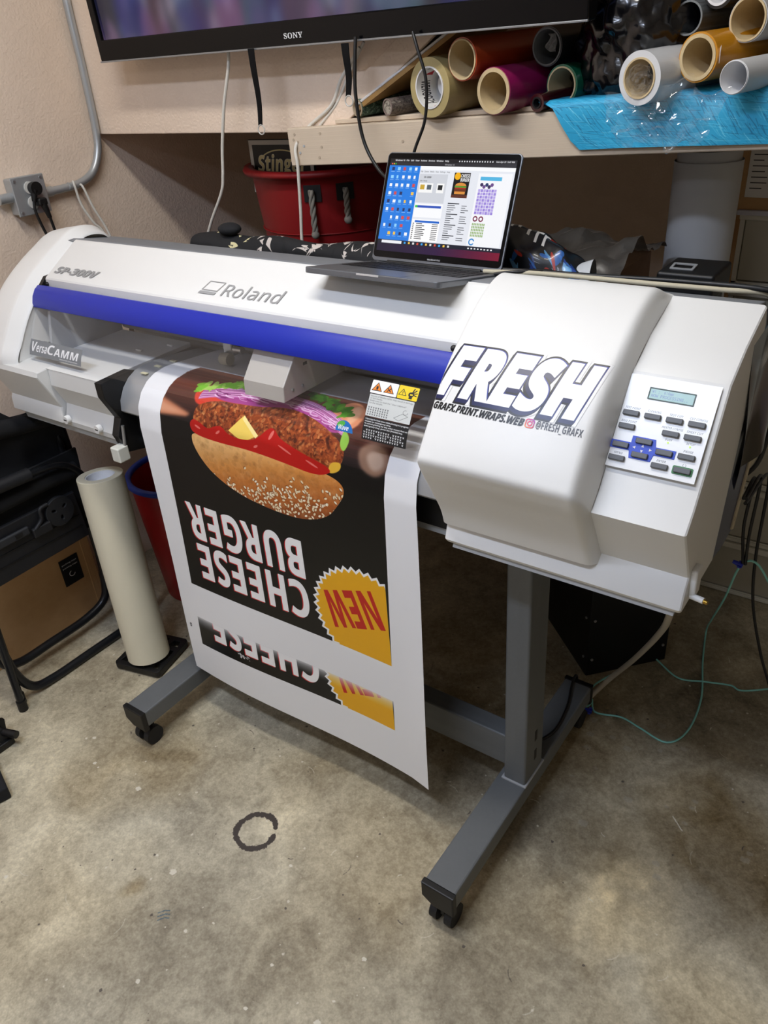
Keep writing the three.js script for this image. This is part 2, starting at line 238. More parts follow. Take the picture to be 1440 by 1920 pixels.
{
  const xs = []; for (let i = 0; i <= 10; i++) xs.push(0.3851 + 0.018 * (i / 10) ** 1.6); for (let i = 1; i < 16; i++) xs.push(lerp(0.4031, 0.64, i / 16)); for (let i = 0; i <= 16; i++) xs.push(0.6739 - 0.034 * (1 - i / 16) ** 1.7);
  const rows = bB.map((_, j) => xs.map((x) => bulge(x, j / 90)));
  obj('front_hood', loft(rows), M.shell, P);
}
{ // printed sticker on the hood
  const tex = ctex(2048, 920, (g, w, h) => {
    const sk = 0.24, T = 'FRESH', X = 135, Y = 128, Wd = 1690, Ht = 520;
    g.lineJoin = 'miter';
    const word = (dx, dy, o) => fitText(g, T, X + dx, Y + dy, Wd, Ht, SANS, { skew: sk, join: 'miter', ...o });
    word(6, 16, { fill: null, stroke: '#eeeeed', lw: 150 });
    for (let i = 0; i <= 12; i++) word(-i * 2, i * 4, { fill: null, stroke: '#1b1c22', lw: 96 });
    for (let i = 0; i <= 8; i++) word(-i * 2 + 4, i * 4 + 4, { fill: null, stroke: i < 5 ? '#2b3a94' : '#1d2350', lw: 74 });
    word(0, 0, { fill: '#f4f4f3', stroke: '#f4f4f3', lw: 54 });
    fitText(g, 'GRAFX.PRINT.WRAPS.WEB', 84, 752, 1180, 88, SANS, { skew: 0.22, fill: '#131416', stroke: '#131416', lw: 6 });
    g.strokeStyle = '#d8527a'; g.lineWidth = 13; const gr = g.createLinearGradient(1280, 840, 1370, 740); gr.addColorStop(0, '#f0a04a'); gr.addColorStop(0.5, '#dc3f5c'); gr.addColorStop(1, '#a33bb0'); g.strokeStyle = gr;
    g.beginPath(); g.roundRect(1288, 745, 92, 92, 24); g.stroke(); g.beginPath(); g.arc(1334, 791, 24, 0, 7); g.stroke(); g.fillStyle = '#c53a8c'; g.beginPath(); g.arc(1362, 764, 7, 0, 7); g.fill();
    fitText(g, '@FRESH_GRAFX', 1405, 742, 505, 104, 'bold $ sans-serif', { fill: '#4a4b50' });
  });
  const nu = 56, nv = 28, rows = []; for (let j = 0; j <= nv; j++) { const row = []; for (let i = 0; i <= nu; i++) { const X = lerp(0.388, 0.668, i / nu), t = lerp(0.286, 0.444, j / nv), p = bulge(X, t), a = bulge(X, t + 0.004), n = V(0, -(p.z - a.z), p.y - a.y).normalize(); row.push(p.addScaledVector(n, 0.0006)); } rows.push(row); }
  const s = obj('logo_sticker', loft(rows), mat(0xffffff, 0.35, 0, { map: tex, transparent: true }), P); s.userData.label = 'black and blue FRESH lettering sticker';
}
// control panel
{
  const o = V(0.674, 1.162, 0.062), ey = V(0, 1.048 - 1.162, 0.145 - 0.062).normalize(), ex = V(1, 0, 0), en = V(0, -ey.z, ey.y).multiplyScalar(-1).normalize(); if (en.z < 0) en.multiplyScalar(-1);
  const c = part('control_panel', P); c.matrixAutoUpdate = true;
  const m = new THREE.Matrix4().makeBasis(ex, ey.clone().multiplyScalar(-1), en); c.quaternion.setFromRotationMatrix(m); c.position.copy(o);
  const at = (X, s) => [X - 0.674, -s];
  const tex = ctex(1024, 1116, (g, w, h) => {
    g.fillStyle = '#eceded'; g.fillRect(0, 0, w, h); const k = w / 0.128; g.fillStyle = '#6a6c70';
    const lab = (s, X, y, ww = 0.022) => fitText(g, s, (X - 0.674 - ww / 2) * k, (y - 0.0032) * k, ww * k, 0.0032 * k, SANS, { skew: 0.2, fill: '#77797d' });
    lab('TEST PRINT', 0.690, 0.0515); lab('CLEANING', 0.7215, 0.0515, 0.019); lab('TEST CUT', 0.7525, 0.0515, 0.019); lab('CUT CONFIG', 0.7835, 0.0515, 0.024);
    lab('BASE POINT', 0.690, 0.0715); lab('HEATER CONFIG', 0.7525, 0.0705, 0.029); lab('SHEET CUT', 0.7835, 0.0705); lab('BUSY', 0.752, 0.0872, 0.01); lab('SETUP', 0.7825, 0.0872, 0.012); lab('MENU', 0.688, 0.1195, 0.012); lab('PAUSE', 0.7825, 0.0985, 0.013); lab('ENTER', 0.7505, 0.119, 0.013);
    g.strokeStyle = '#8a8c90'; g.lineWidth = 5; g.beginPath(); g.arc((0.7825 - 0.674) * k, 0.1168 * k, 0.0022 * k, -1.1, 4.2); g.stroke();
  });
  const plate = new THREE.ShapeGeometry(new THREE.Shape([[0, 0], [0.128, 0], [0.128, -0.1395], [0, -0.1395]].map((p) => new THREE.Vector2(...p)))), u = plate.attributes.uv, pp = plate.attributes.position; for (let i = 0; i < u.count; i++) u.setXY(i, pp.getX(i) / 0.128, 1 + pp.getY(i) / 0.1395);
  const pm = mat(0xffffff, 0.3, 0.0, { map: tex, clearcoat: 0.4, clearcoatRoughness: 0.2 });
  obj('panel_plate', plate.translate(0, 0, 0.0022), pm, c);
  const lcdT = ctex(512, 128, (g, w, h) => { g.fillStyle = '#7fa79b'; g.fillRect(0, 0, w, h); fitText(g, 'W1 :  610mm', 24, 18, 250, 36, 'bold $ monospace', { fill: '#46648c' }); fitText(g, 'NOW PROCESSING..', 24, 66, 420, 40, 'bold $ monospace', { fill: '#46648c' }); });
  const ld = part('lcd', c); c.remove(ld);
  const lg = new THREE.PlaneGeometry(0.0625, 0.0148).translate(...at(0.7385, 0.0245), 0.0026); obj('lcd_display', lg, mat(0xffffff, 0.25, 0, { map: lcdT }), c);
  obj('lcd_rim', extrudeZ(rrect(0.0655, 0.0178, 0.0008, ...at(0.7385, 0.0245)), 0.002, 0.0034, 0, [rrect(0.0625, 0.0148, 0.0005, ...at(0.7385, 0.0245))]), mat(0x4a5a55, 0.5), c);
  const btn = extrudeZ(rrect(0.0235, 0.0078, 0.0012), 0, 0.0045, 0.001), bm = mat(0x4f5052, 0.4), arrowBlue = mat(0x3553c8, 0.5), led = mat(0xb7e25a, 0.4, 0, { emissive: 0x9be03a, emissiveIntensity: 0.6 });
  const pad = extrudeZ([[-0.018, 0.0165], [-0.0155, 0.0165], [0.0155, 0.0165], [0.018, 0.006], [0.047, 0.006], [0.047, -0.006], [0.018, -0.006], [0.0155, -0.0165], [-0.0155, -0.0165], [-0.018, -0.006], [-0.047, -0.006], [-0.047, 0.006], [-0.018, 0.006]], 0.002, 0.0032, 0.0004).translate(...at(0.7198, 0.1058), 0); obj('arrow_pad', pad, arrowBlue, c);
  for (const [X, s] of [[0.690, 0.058], [0.7215, 0.058], [0.7525, 0.058], [0.7835, 0.058], [0.6895, 0.078], [0.7525, 0.0774], [0.783, 0.0774], [0.7198, 0.0955], [0.6885, 0.1061], [0.7513, 0.1056], [0.7193, 0.1162], [0.6881, 0.126], [0.7823, 0.1052], [0.7503, 0.1254], [0.7819, 0.125]]) obj('button', btn.clone().translate(...at(X, s), 0.0028), bm, c);
  obj('power_ring', extrudeZ(rrect(0.028, 0.012, 0.002, ...at(0.7819, 0.125)), 0.002, 0.0035, 0.0003), mat(0x3d7d4a, 0.5), c);
  for (const [X, s] of [[0.752, 0.0899], [0.7825, 0.0898]]) obj('status_led', new THREE.CylinderGeometry(0.0013, 0.0013, 0.001, 12).rotateX(Math.PI / 2).translate(...at(X, s), 0.0026), led, c);
  const tri = (a) => extrudeZ([[0.0028, 0], [-0.0014, 0.002], [-0.0014, -0.002]], 0.0032, 0.0036, 0).rotateZ(a);
  for (const [a, dx, dy] of [[0, 0.0115, 0], [Math.PI, -0.0115, 0], [Math.PI / 2, 0, 0.0036], [-Math.PI / 2, 0, -0.0036]]) { const [ax, ay] = at(0.7198, 0.1058); obj('arrow_mark', tri(a).translate(ax + dx, ay + dy, 0), M.paperWhite, c); }
}
obj('right_lip', extrudeX([[0.832, 0.13], [0.832, 0.135], [0.816, 0.142], [0.816, 0.0], [0.832, 0.0]], 0.405, 0.80, 0.001), M.lip, P);
// middle: top cover, grey strip, chassis
obj('top_cover', toCreasedNormals(extrudeX([[1.2325, -0.064], [1.2300, -0.057], [1.165, 0.046], [1.161, 0.0485], [1.139, 0.0495], [1.137, 0.046], [1.155, 0.040], [1.215, -0.06], [1.215, -0.066]], -0.815, 0.388, 0.002), 0.4), M.shell, P);
obj('rear_strip', extrudeX([[1.229, -0.062], [1.232, -0.075], [1.211, -0.198], [1.205, -0.205], [1.15, -0.205], [1.15, -0.1], [1.2, -0.085]], -0.86, 0.40, 0.003), M.greystrip, P);
obj('rear_strip', extrudeX([[1.224, -0.106], [1.2265, -0.112], [1.211, -0.198], [1.205, -0.205], [1.15, -0.205], [1.15, -0.112]], 0.40, 0.79, 0.003), M.greystrip, P);
obj('rear_panel', span(-0.84, 0.775, 0.80, 1.16, -0.205, -0.19), M.inner, P);
obj('base_plate', span(-0.90, 0.78, 0.805, 0.822, -0.20, 0.10), M.lip, P);
obj('inner_wall', extrudeX([[0.99, -0.13], [1.075, -0.115], [1.075, -0.12], [0.985, -0.136]], -0.80, 0.39, 0), M.inner, P);
obj('inner_ceiling', extrudeX([[1.075, -0.115], [1.13, -0.07], [1.14, 0.02], [1.146, 0.02], [1.136, -0.075], [1.08, -0.12]], -0.80, 0.39, 0), mat(0x9fa2a5, 0.6), P);
obj('guide_rail', [span(-0.80, 0.39, 1.062, 1.082, -0.105, -0.085, 0.002), span(-0.80, 0.39, 1.03, 1.036, -0.108, -0.09, 0.001)], M.steel, P);
obj('cover_angle', extrudeX([[1.108, 0.066], [1.110, 0.07], [1.094, 0.072], [1.094, 0.05], [1.097, 0.05], [1.097, 0.068]], -0.73, 0.388, 0), M.steel, P);
for (let i = 0; i < 9; i++) obj('pinch_screw', rod([-0.62 + i * 0.115, 1.104, 0.068], [-0.62 + i * 0.115, 1.102, 0.074], 0.0035), M.black, P);
// blue cover bar and clear window
{
  const out = [[1.148, 0.058], [1.150, 0.066], [1.143, 0.077], [1.128, 0.088], [1.112, 0.094], [1.103, 0.094]], inn = [[1.103, 0.090], [1.126, 0.083], [1.140, 0.071], [1.145, 0.060]];
  obj('cover_bar', toCreasedNormals(extrudeX([...out, ...inn], -0.827, 0.386, 0.0015), 0.7), M.blue, P);
  const path = [[1.106, 0.0885], [1.075, 0.112], [1.045, 0.130], [1.018, 0.145], [0.993, 0.153]], rows = path.map(([y, z]) => Array.from({ length: 2 }, (_, i) => V(lerp(-0.825, 0.384, i), y, z)));
  obj('window', loft(rows), M.clear, P);
  const WX = (s) => { const f = polySample(path); return f(s); };
  const patch = (name, x0, x1, s0, s1, tex, extra = {}) => { const rows = []; for (let j = 0; j <= 6; j++) { const [y, z] = WX(lerp(s0, s1, j / 6)); rows.push([V(x0, y + 0.0004, z + 0.0008), V(x1, y + 0.0004, z + 0.0008)]); } return obj(name, loft(rows), mat(0xffffff, 0.4, 0, { map: tex, ...extra }), P); };
  const badge = patch('name_badge', -0.806, -0.598, 0.083, 0.122, ctex(1024, 210, (g, w, h) => {
    g.fillStyle = '#7b7f83'; g.fillRect(0, 0, w, h); const f = { fill: '#e9eaec', skew: 0.2 };
    fitText(g, 'V', 26, 28, 105, 128, SANS, f); fitText(g, 'ersa', 138, 66, 210, 90, SANS, f); fitText(g, 'C', 362, 28, 125, 128, SANS, f); fitText(g, 'AMM', 498, 56, 460, 100, SANS, f);
    fitText(g, 'Roland DG Corporation', 610, 172, 340, 22, SANS, { fill: '#d5d7d9' });
  })); badge.userData.label = 'grey VersaCAMM name plate';
  const warn = ctex(768, 1024, (g, w, h) => {
    g.clearRect(0, 0, w, h);
    g.fillStyle = '#f5f5f2'; g.beginPath(); g.roundRect(20, 10, 420, 220, 18); g.fill(); g.fillStyle = '#f2d21c'; g.beginPath(); g.roundRect(450, 10, 310, 220, 18); g.fill();
    const tri = (x, y, r, c) => { g.fillStyle = c; g.strokeStyle = '#1b1b1b'; g.lineWidth = 9; g.lineJoin = 'round'; g.beginPath(); g.moveTo(x, y - r); g.lineTo(x + r, y + r * 0.75); g.lineTo(x - r, y + r * 0.75); g.closePath(); g.fill(); g.stroke(); };
    tri(120, 125, 78, '#e8862a'); tri(310, 125, 78, '#e8862a'); tri(525, 125, 58, '#f2d21c'); g.fillStyle = '#1b1b1b'; g.beginPath(); g.ellipse(120, 135, 16, 34, 0, 0, 7); g.fill(); g.fillRect(85, 172, 70, 8);
    g.lineWidth = 14; g.beginPath(); g.moveTo(280, 105); g.lineTo(340, 165); g.moveTo(340, 105); g.lineTo(280, 165); g.stroke(); g.fillRect(520, 98, 10, 46); g.fillRect(520, 152, 10, 10);
    g.lineWidth = 17; g.lineCap = 'round'; for (const [a, b] of [[690, 40], [725, 60], [740, 105], [735, 150]]) { g.beginPath(); g.moveTo(660, 130); g.lineTo(a, b); g.stroke(); } g.beginPath(); g.arc(655, 140, 42, 0, 7); g.fill(); g.fillRect(630, 160, 50, 50); g.fillStyle = '#f2d21c'; g.fillRect(640, 128, 40, 22);
    g.fillStyle = '#cfd2cf'; g.beginPath(); g.roundRect(30, 245, 710, 370, 14); g.fill(); g.font = '34px sans-serif'; g.fillStyle = '#4c4f50'; ['Misuse of Media Cutter may result in damage', 'of the media.', 'Make sure to read the "User\'s Manual"', 'for the details.'].forEach((s, i) => g.fillText(s, 48, 290 + i * 38, 680));
    g.strokeStyle = '#6a6d6e'; g.lineWidth = 6; g.beginPath(); g.moveTo(480, 560); g.lineTo(600, 470); g.lineTo(690, 500); g.lineTo(560, 590); g.closePath(); g.stroke(); g.beginPath(); g.arc(640, 440, 36, 0, 5); g.stroke(); g.fillStyle = '#4c4f50'; for (let i = 0; i < 4; i++) for (let k = 0; k < 9; k++) { g.fillRect(50 + k * 38, 455 + i * 38, 26, 5); g.fillRect(56 + k * 38, 463 + i * 38, 16, 16); }
    g.fillStyle = '#17181a'; g.beginPath(); g.roundRect(30, 630, 715, 380, 10); g.fill(); g.fillStyle = '#ecedee'; g.font = 'bold 33px sans-serif'; ['! Opening the front cover while printing is in progress', 'causes an emergency stop.', 'To cancel printing for any other reason than an', 'emergency stop, press the [PAUSE] key.'].forEach((s, i) => g.fillText(s, 45, 672 + i * 40, 690)); for (let i = 0; i < 4; i++) for (let k = 0; k < 17; k++) { if ((i * 7 + k * 3) % 11 === 0) continue; g.fillRect(50 + k * 39, 832 + i * 42, 27, 6); g.fillRect(58 + k * 39, 842 + i * 42, 14, 15); }
  });
  patch('warning_label', 0.222, 0.325, 0.018, 0.128, warn, { transparent: true });
  const eco = ctex(256, 160, (g, w, h) => { g.clearRect(0, 0, w, h); g.fillStyle = '#1f74c4'; g.beginPath(); g.ellipse(128, 150, 124, 140, 0, Math.PI, 0); g.fill(); g.fillStyle = '#58b84a'; g.beginPath(); g.ellipse(80, 60, 60, 34, -0.4, 0, 7); g.fill(); fitText(g, 'Wave', 40, 70, 150, 60, SANS, { fill: '#ffffff', skew: 0.3 }); });
  patch('round_badge', 0.165, 0.206, 0.100, 0.124, eco, { transparent: true });
}
obj('knob', new THREE.SphereGeometry(0.006, 14, 10).translate(0.362, 1.152, 0.05), M.black, P);
obj('knob', new THREE.SphereGeometry(0.005, 14, 10).translate(-0.808, 1.150, 0.05), M.black, P);
obj('hinge_block', extrudeX([[1.168, 0.02], [1.166, 0.044], [1.146, 0.066], [1.11, 0.082], [1.11, 0.02]], -0.8275, -0.8155, 0.0005), M.black, P);
// print on the top cover
{
  const o = V(0, 1.2302, -0.0573), d = V(0, 1.1655 - 1.231, 0.046 + 0.06).normalize(), n = V(0, d.z, -d.y);
  const decal = (name, x0, x1, s0, s1, tex) => { const q = (x, s) => o.clone().addScaledVector(d, s).addScaledVector(n, 0.0007).setX(x); return obj(name, loft([[q(x0, s0), q(x1, s0)], [q(x0, s1), q(x1, s1)]]), mat(0xffffff, 0.5, 0, { map: tex, transparent: true }), P); };
  decal('model_lettering', -0.80, -0.62, 0.082, 0.109, ctex(1024, 160, (g, w, h) => { g.clearRect(0, 0, w, h); fitText(g, 'SP-300V', 50, 18, 900, 120, SANS, { skew: 0.35, fill: '#8f8f8f', stroke: '#8f8f8f', lw: 8 }); }));
  decal('maker_lettering', -0.285, -0.045, 0.064, 0.110, ctex(1536, 296, (g, w, h) => {
    g.clearRect(0, 0, w, h); g.strokeStyle = '#9c9c9c'; g.lineWidth = 12; g.beginPath(); g.moveTo(110, 26); g.lineTo(400, 26); g.lineTo(345, 180); g.lineTo(55, 180); g.closePath(); g.stroke(); g.fillStyle = '#9c9c9c'; g.beginPath(); g.moveTo(40, 205); g.lineTo(345, 205); g.lineTo(330, 250); g.lineTo(20, 250); g.closePath(); g.fill();
    fitText(g, 'Roland', 455, 30, 1035, 216, '$ sans-serif', { skew: 0.16, fill: '#9c9c9c' });
  }));
}
// platen, carriage and the works behind the window
const PAPER = [[0.975, -0.16], [0.985, -0.06], [0.992, 0.02], [0.993, 0.045], [0.988, 0.08], [0.977, 0.104], [0.959, 0.125], [0.93, 0.142], [0.883, 0.149], [0.757, 0.149], [0.49, 0.147], [0.335, 0.147], [0.0, 0.147]];
const platenProf = [[0.973, -0.13], [0.983, -0.06], [0.989, 0.02], [0.990, 0.044], [0.985, 0.078], [0.974, 0.101], [0.956, 0.121], [0.93, 0.137], [0.906, 0.141]];
obj('platen', toCreasedNormals(extrudeX([...platenProf, [0.900, 0.136], [0.93, 0.120], [0.96, 0.08], [0.96, -0.13]], -0.498, 0.392, 0), 0.6), M.platen, P);
obj('platen_front', span(-0.505, 0.40, 0.822, 0.925, 0.075, 0.105), M.black, P);
for (const [x, z] of [[-0.455, 0.085], [-0.452, 0.045], [-0.45, 0.0]]) obj('pinch_mark', box(0.02, 0.0012, 0.009, x, 0.9905 - (z > 0.05 ? 0.004 : z < 0.01 ? 0.002 : 0), z), mat(0xd8d3b2, 0.6), P);
obj('end_bracket', extrudeX([[0.988, 0.09], [0.984, 0.176], [0.948, 0.176], [0.888, 0.148], [0.848, 0.166], [0.80, 0.148], [0.79, 0.10], [0.90, 0.06], [0.975, 0.06]], -0.524, -0.499, 0.002), M.black, P);
obj('lift_lever', [box(0.03, 0.038, 0.032, -0.505, 0.805, 0.168, 0.004)], mat(0xd8d9cf, 0.5), P);
obj('lever_rod', rod([-0.495, 0.82, 0.158], [-0.495, 0.872, 0.15], 0.004), M.steel, P);
{
  const c = part('carriage', P);
  obj('carriage_cover', extrudeX([[1.012, -0.09], [1.012, 0.117], [1.043, 0.115], [1.099, 0.068], [1.125, 0.03], [1.125, -0.09]], -0.095, 0.013, 0.002), M.carriage, c);
  for (const [y, z] of [[1.03, 0.09], [1.028, 0.06]]) obj('carriage_screw', rod([0.012, y, z], [0.016, y, z], 0.003), M.steel, c);
  obj('carriage_bracket', span(0.013, 0.03, 1.02, 1.09, -0.085, -0.06, 0.002), M.steel, c);
  obj('carriage_slot', box(0.0006, 0.006, 0.012, 0.0133, 1.07, 0.045), M.black, c);
  const r = part('pinch_roller', P);
  obj('roller', rod([-0.31, 1.006, -0.03], [-0.285, 1.006, -0.03], 0.014), mat(0xb9b7a8, 0.6), r);
  obj('roller_arm', [box(0.03, 0.05, 0.03, -0.30, 1.035, -0.055, 0.004), box(0.05, 0.02, 0.02, -0.29, 1.055, -0.05, 0.003), rod([-0.275, 1.03, -0.04], [-0.25, 1.03, -0.04], 0.008)], M.steel, r);
  obj('roller_mount', span(-0.345, -0.32, 1.03, 1.085, -0.07, -0.055, 0.002), M.shell2, r);
  obj('led_strip_rail', span(-0.30, -0.16, 1.072, 1.09, 0.0, 0.012, 0.001), M.steel, P);
  obj('media_sensor', [rod([-0.125, 1.02, 0.03], [-0.105, 1.02, 0.03], 0.007), rod([-0.125, 1.012, 0.03], [-0.125, 1.04, 0.01], 0.004)], M.inner, P);
}
// left end: deck, lower cover, nose and rounded cap
obj('side_deck', extrudeX([[0.984, 0.168], [0.986, -0.12], [0.975, -0.12], [0.972, 0.160]], -0.822, -0.522, 0.0015), M.shell, P);
for (const z of [-0.06, 0.0]) obj('deck_clip', box(0.02, 0.005, 0.008, -0.60 - z * 0.8, 0.988, z - 0.02, 0.002), M.shell2, P);
obj('lower_cover', toCreasedNormals(extrudeX([[0.9835, 0.10], [0.983, 0.167], [0.943, 0.171], [0.887, 0.145], [0.875, 0.148], [0.846, 0.160], [0.832, 0.158], [0.832, 0.05], [0.95, 0.05]], -0.717, -0.523, 0.002), 0.3), M.shell2, P);
obj('nose_cover', toCreasedNormals(extrudeX([[0.988, 0.12], [0.982, 0.196], [0.970, 0.200], [0.878, 0.158], [0.868, 0.163], [0.838, 0.165], [0.832, 0.158], [0.832, 0.02], [0.96, 0.02]], -0.945, -0.720, 0.006, 3), 0.5), M.shell2, P);
for (const x of [-0.70, -0.575]) { obj('thumb_screw', new THREE.CylinderGeometry(0.0105, 0.0105, 0.012, 18).rotateX(Math.PI / 2).translate(x, 0.852, 0.165), M.shell, P); obj('screw_slot', box(0.011, 0.003, 0.0005, x, 0.852, 0.1712).rotateZ(0), M.black, P); }
obj('left_lip', extrudeX([[0.832, 0.10], [0.832, 0.154], [0.812, 0.150], [0.812, 0.10]], -0.915, -0.535, 0.001), M.lip, P);
{
  const prof = pathSample([[1.05, -0.19], [1.18, -0.185], [1.226, -0.165], [1.238, -0.105], [1.212, -0.045], [1.178, 0.015], [1.138, 0.07], [1.085, 0.12], [1.03, 0.158], [0.99, 0.182], [0.955, 0.176], [0.92, 0.14], [0.87, 0.10]], 70);
  const cols = [[-0.824, -0.006, 0], [-0.826, 0.0, 0], [-0.845, 0.006, 0], [-0.862, 0.013, 0], [-0.868, 0.0145, 0], [-0.88, 0.013, 0], [-0.93, 0.006, 0], [-0.975, -0.002, 0.5], [-0.998, -0.010, 0.8], [-1.012, -0.024, 1], [-1.018, -0.05, 1], [-1.018, -0.13, 1]];
  const rows = prof.map((p, j) => { const a = prof[Math.max(0, j - 1)], b = prof[Math.min(69, j + 1)], d = b.clone().sub(a).normalize(), n = V(0, d.z, -d.y); const low = sstep(1.02, 0.86, p.y) * 0.075; return cols.map(([x, o, k]) => { const q = p.clone().addScaledVector(n, o); return V(x + low * k, q.y, q.z); }); });
  obj('end_cap_cover', loft(rows), M.shell, P);
  obj('end_plate', extrudeX([[0.985, -0.12], [0.985, 0.10], [1.09, 0.075], [1.12, 0.03], [1.12, -0.12]], -0.80, -0.79, 0), M.inner, P);
  obj('cap_inner_wall', extrudeX([[0.985, -0.17], [0.985, 0.172], [1.03, 0.150], [1.085, 0.112], [1.13, 0.062], [1.15, 0.02], [1.15, -0.17]], -0.834, -0.828, 0), M.shell, P);
  obj('cover_stud', rod([-0.795, 1.02, 0.11], [-0.775, 1.02, 0.11], 0.005), M.steel, P);
}

// ---------------------------------------------------------------- the printed sheet hanging from the printer
{
  const LX0 = -0.428, LX1 = 0.335, LW = LX1 - LX0, LS = 1.145, w = 1376, h = 2048, kx = w / LW, ky = h / LS;
  const px = (X) => (X - LX0) * kx, py = (s) => s * ky;
  const tex = ctex(w, h, (g) => {
    const r = rng(77), poly = (pts, c, smooth) => { g.fillStyle = c; g.beginPath(); if (!smooth) pts.forEach(([a, b], i) => (i ? g.lineTo(px(a), py(b)) : g.moveTo(px(a), py(b)))); else { const n = pts.length; for (let i = 0; i <= n; i++) { const a = pts[i % n], b = pts[(i + 1) % n], mx = px((a[0] + b[0]) / 2), my = py((a[1] + b[1]) / 2); if (!i) g.moveTo(mx, my); else g.quadraticCurveTo(px(a[0]), py(a[1]), mx, my); } } g.closePath(); g.fill(); };
    g.fillStyle = '#f1f2f4'; g.fillRect(0, 0, w, h);
    const L = -0.352, R = 0.266, TOP = 0.168, BOT = 0.802;
    const art = (bot, top) => {          // background and heading of the poster, its foot edge at s = bot
      const dx = -0.016 * (bot - 0.3) / 0.5;
      const d0 = -0.016 * (top - 0.3) / 0.5; poly([[L + d0, top], [R + d0, top], [R + dx, bot], [L + dx, bot]], '#060709');
      const b = bot - 0.802;
      const both = (s, x0, x1, s0, s1) => { fitText(g, s, px(x0) - 5, py(s0 + b) + 4, px(x1) - px(x0), py(s1) - py(s0), SANS, { flip: true, fill: '#d2202a', stroke: '#d2202a', lw: 5 }); fitText(g, s, px(x0), py(s0 + b), px(x1) - px(x0), py(s1) - py(s0), SANS, { flip: true, fill: '#fbfbfb', stroke: '#fbfbfb', lw: 4 }); };
      both('BURGER', -0.325, 0.033, 0.546, 0.648); both('CHEESE', -0.315, 0.032, 0.661, 0.766);
      g.save(); g.beginPath(); g.rect(px(L + dx), py(top), px(R + dx) - px(L + dx), py(bot) - py(top)); g.clip();
      const cx = px(0.187), cy = py(0.705 + b), ro = 0.141 * kx, n = 40; g.fillStyle = '#fbfbfb'; g.beginPath(); for (let i = 0; i < n * 2; i++) { const a = i / n * Math.PI, q = i % 2 ? ro * 0.925 : ro; g.lineTo(cx + q * Math.cos(a), cy + q * Math.sin(a) * ky / kx); } g.closePath(); g.fill();
      g.fillStyle = '#f2b218'; g.beginPath(); for (let i = 0; i < n * 2; i++) { const a = i / n * Math.PI, q = (i % 2 ? ro * 0.925 : ro) - 0.008 * kx; g.lineTo(cx + q * Math.cos(a), cy + q * Math.sin(a) * ky / kx); } g.closePath(); g.fill();
      g.save(); g.translate(px(0.156), py(0.684 + b)); g.rotate(-0.33); fitText(g, 'NEW', -0.074 * kx, -0.048 * ky, 0.148 * kx, 0.096 * ky, SANS, { flip: true, fill: '#c8251c', stroke: '#c8251c', lw: 4 }); g.restore(); g.restore();
    };
    art(BOT, TOP);
    // wooden table behind the burger
    const wood = g.createLinearGradient(0, py(0.16), 0, py(0.33)); wood.addColorStop(0, '#7a4a38'); wood.addColorStop(0.55, '#6a3a2c'); wood.addColorStop(1, '#1a1214'); poly([[L + 0.004, TOP], [R + 0.004, TOP], [R - 0.001, TOP + 0.165], [L - 0.001, TOP + 0.165]], wood);
    for (let i = 0; i < 60; i++) { g.strokeStyle = `rgba(${60 + 50 * r() | 0},${28 + 24 * r() | 0},${20 + 20 * r() | 0},0.22)`; g.lineWidth = 2 + 10 * r(); const y = py(TOP + 0.14 * r()); g.beginPath(); g.moveTo(px(L), y); g.quadraticCurveTo(px(-0.05), y + 40 * (r() - 0.5), px(R), y + 50 * (r() - 0.5)); g.stroke(); }
    g.save(); g.beginPath(); g.rect(px(L), py(TOP), px(R) - px(L), py(0.3)); g.clip(); g.filter = 'blur(6px)';
    poly([[-0.39, 0.285], [-0.352, 0.292], [-0.258, 0.314], [-0.270, 0.322], [-0.40, 0.336]], '#c07a58'); poly([[-0.36, 0.30], [-0.27, 0.317], [-0.36, 0.325]], '#d89a78'); poly([[0.20, 0.29], [0.225, 0.275], [0.262, 0.288], [0.272, 0.32], [0.245, 0.345], [0.212, 0.335], [0.196, 0.31]], '#8a6a58', true); poly([[0.21, 0.30], [0.25, 0.29], [0.262, 0.32], [0.235, 0.335]], '#b49a88', true); g.filter = 'none'; g.restore();
    // top bun, onion, tomato, lettuce at both ends
    const blob = (pts, c, bl = 0) => { g.save(); if (bl) g.filter = `blur(${bl}px)`; poly(pts, c, true); g.restore(); };
    blob([[0.10, 0.165], [0.155, 0.195], [0.175, 0.245], [0.15, 0.275], [0.09, 0.25]], '#e0926a', 3); blob([[0.12, 0.18], [0.15, 0.205], [0.16, 0.245], [0.14, 0.26]], '#efb48c', 5);
    blob([[-0.262, 0.235], [-0.12, 0.215], [-0.02, 0.215], [0.02, 0.24], [-0.1, 0.28], [-0.24, 0.295], [-0.268, 0.275]], '#d8402e', 2);
    blob([[-0.245, 0.24], [-0.1, 0.205], [0.0, 0.205], [0.06, 0.225], [0.15, 0.27], [0.12, 0.282], [0.02, 0.262], [-0.08, 0.262], [-0.2, 0.272]], '#a8448c', 1);
    for (let i = 0; i < 16; i++) { const k = i / 15, o = lerp(-0.016, 0.018, k); g.strokeStyle = ['#c877b4', '#7a1f66', '#e6b4da', '#98307c', '#f0d2ea'][i % 5]; g.lineWidth = 4 + 5 * r(); g.beginPath(); g.moveTo(px(-0.25), py(0.258 + o)); g.bezierCurveTo(px(-0.16), py(0.226 + o), px(-0.08), py(0.222 + o), px(0.0), py(0.224 + o * 0.8)); g.bezierCurveTo(px(0.05), py(0.226 + o * 0.8), px(0.1), py(0.245 + o * 0.7), px(0.15), py(0.268 + o * 0.6)); g.stroke(); }
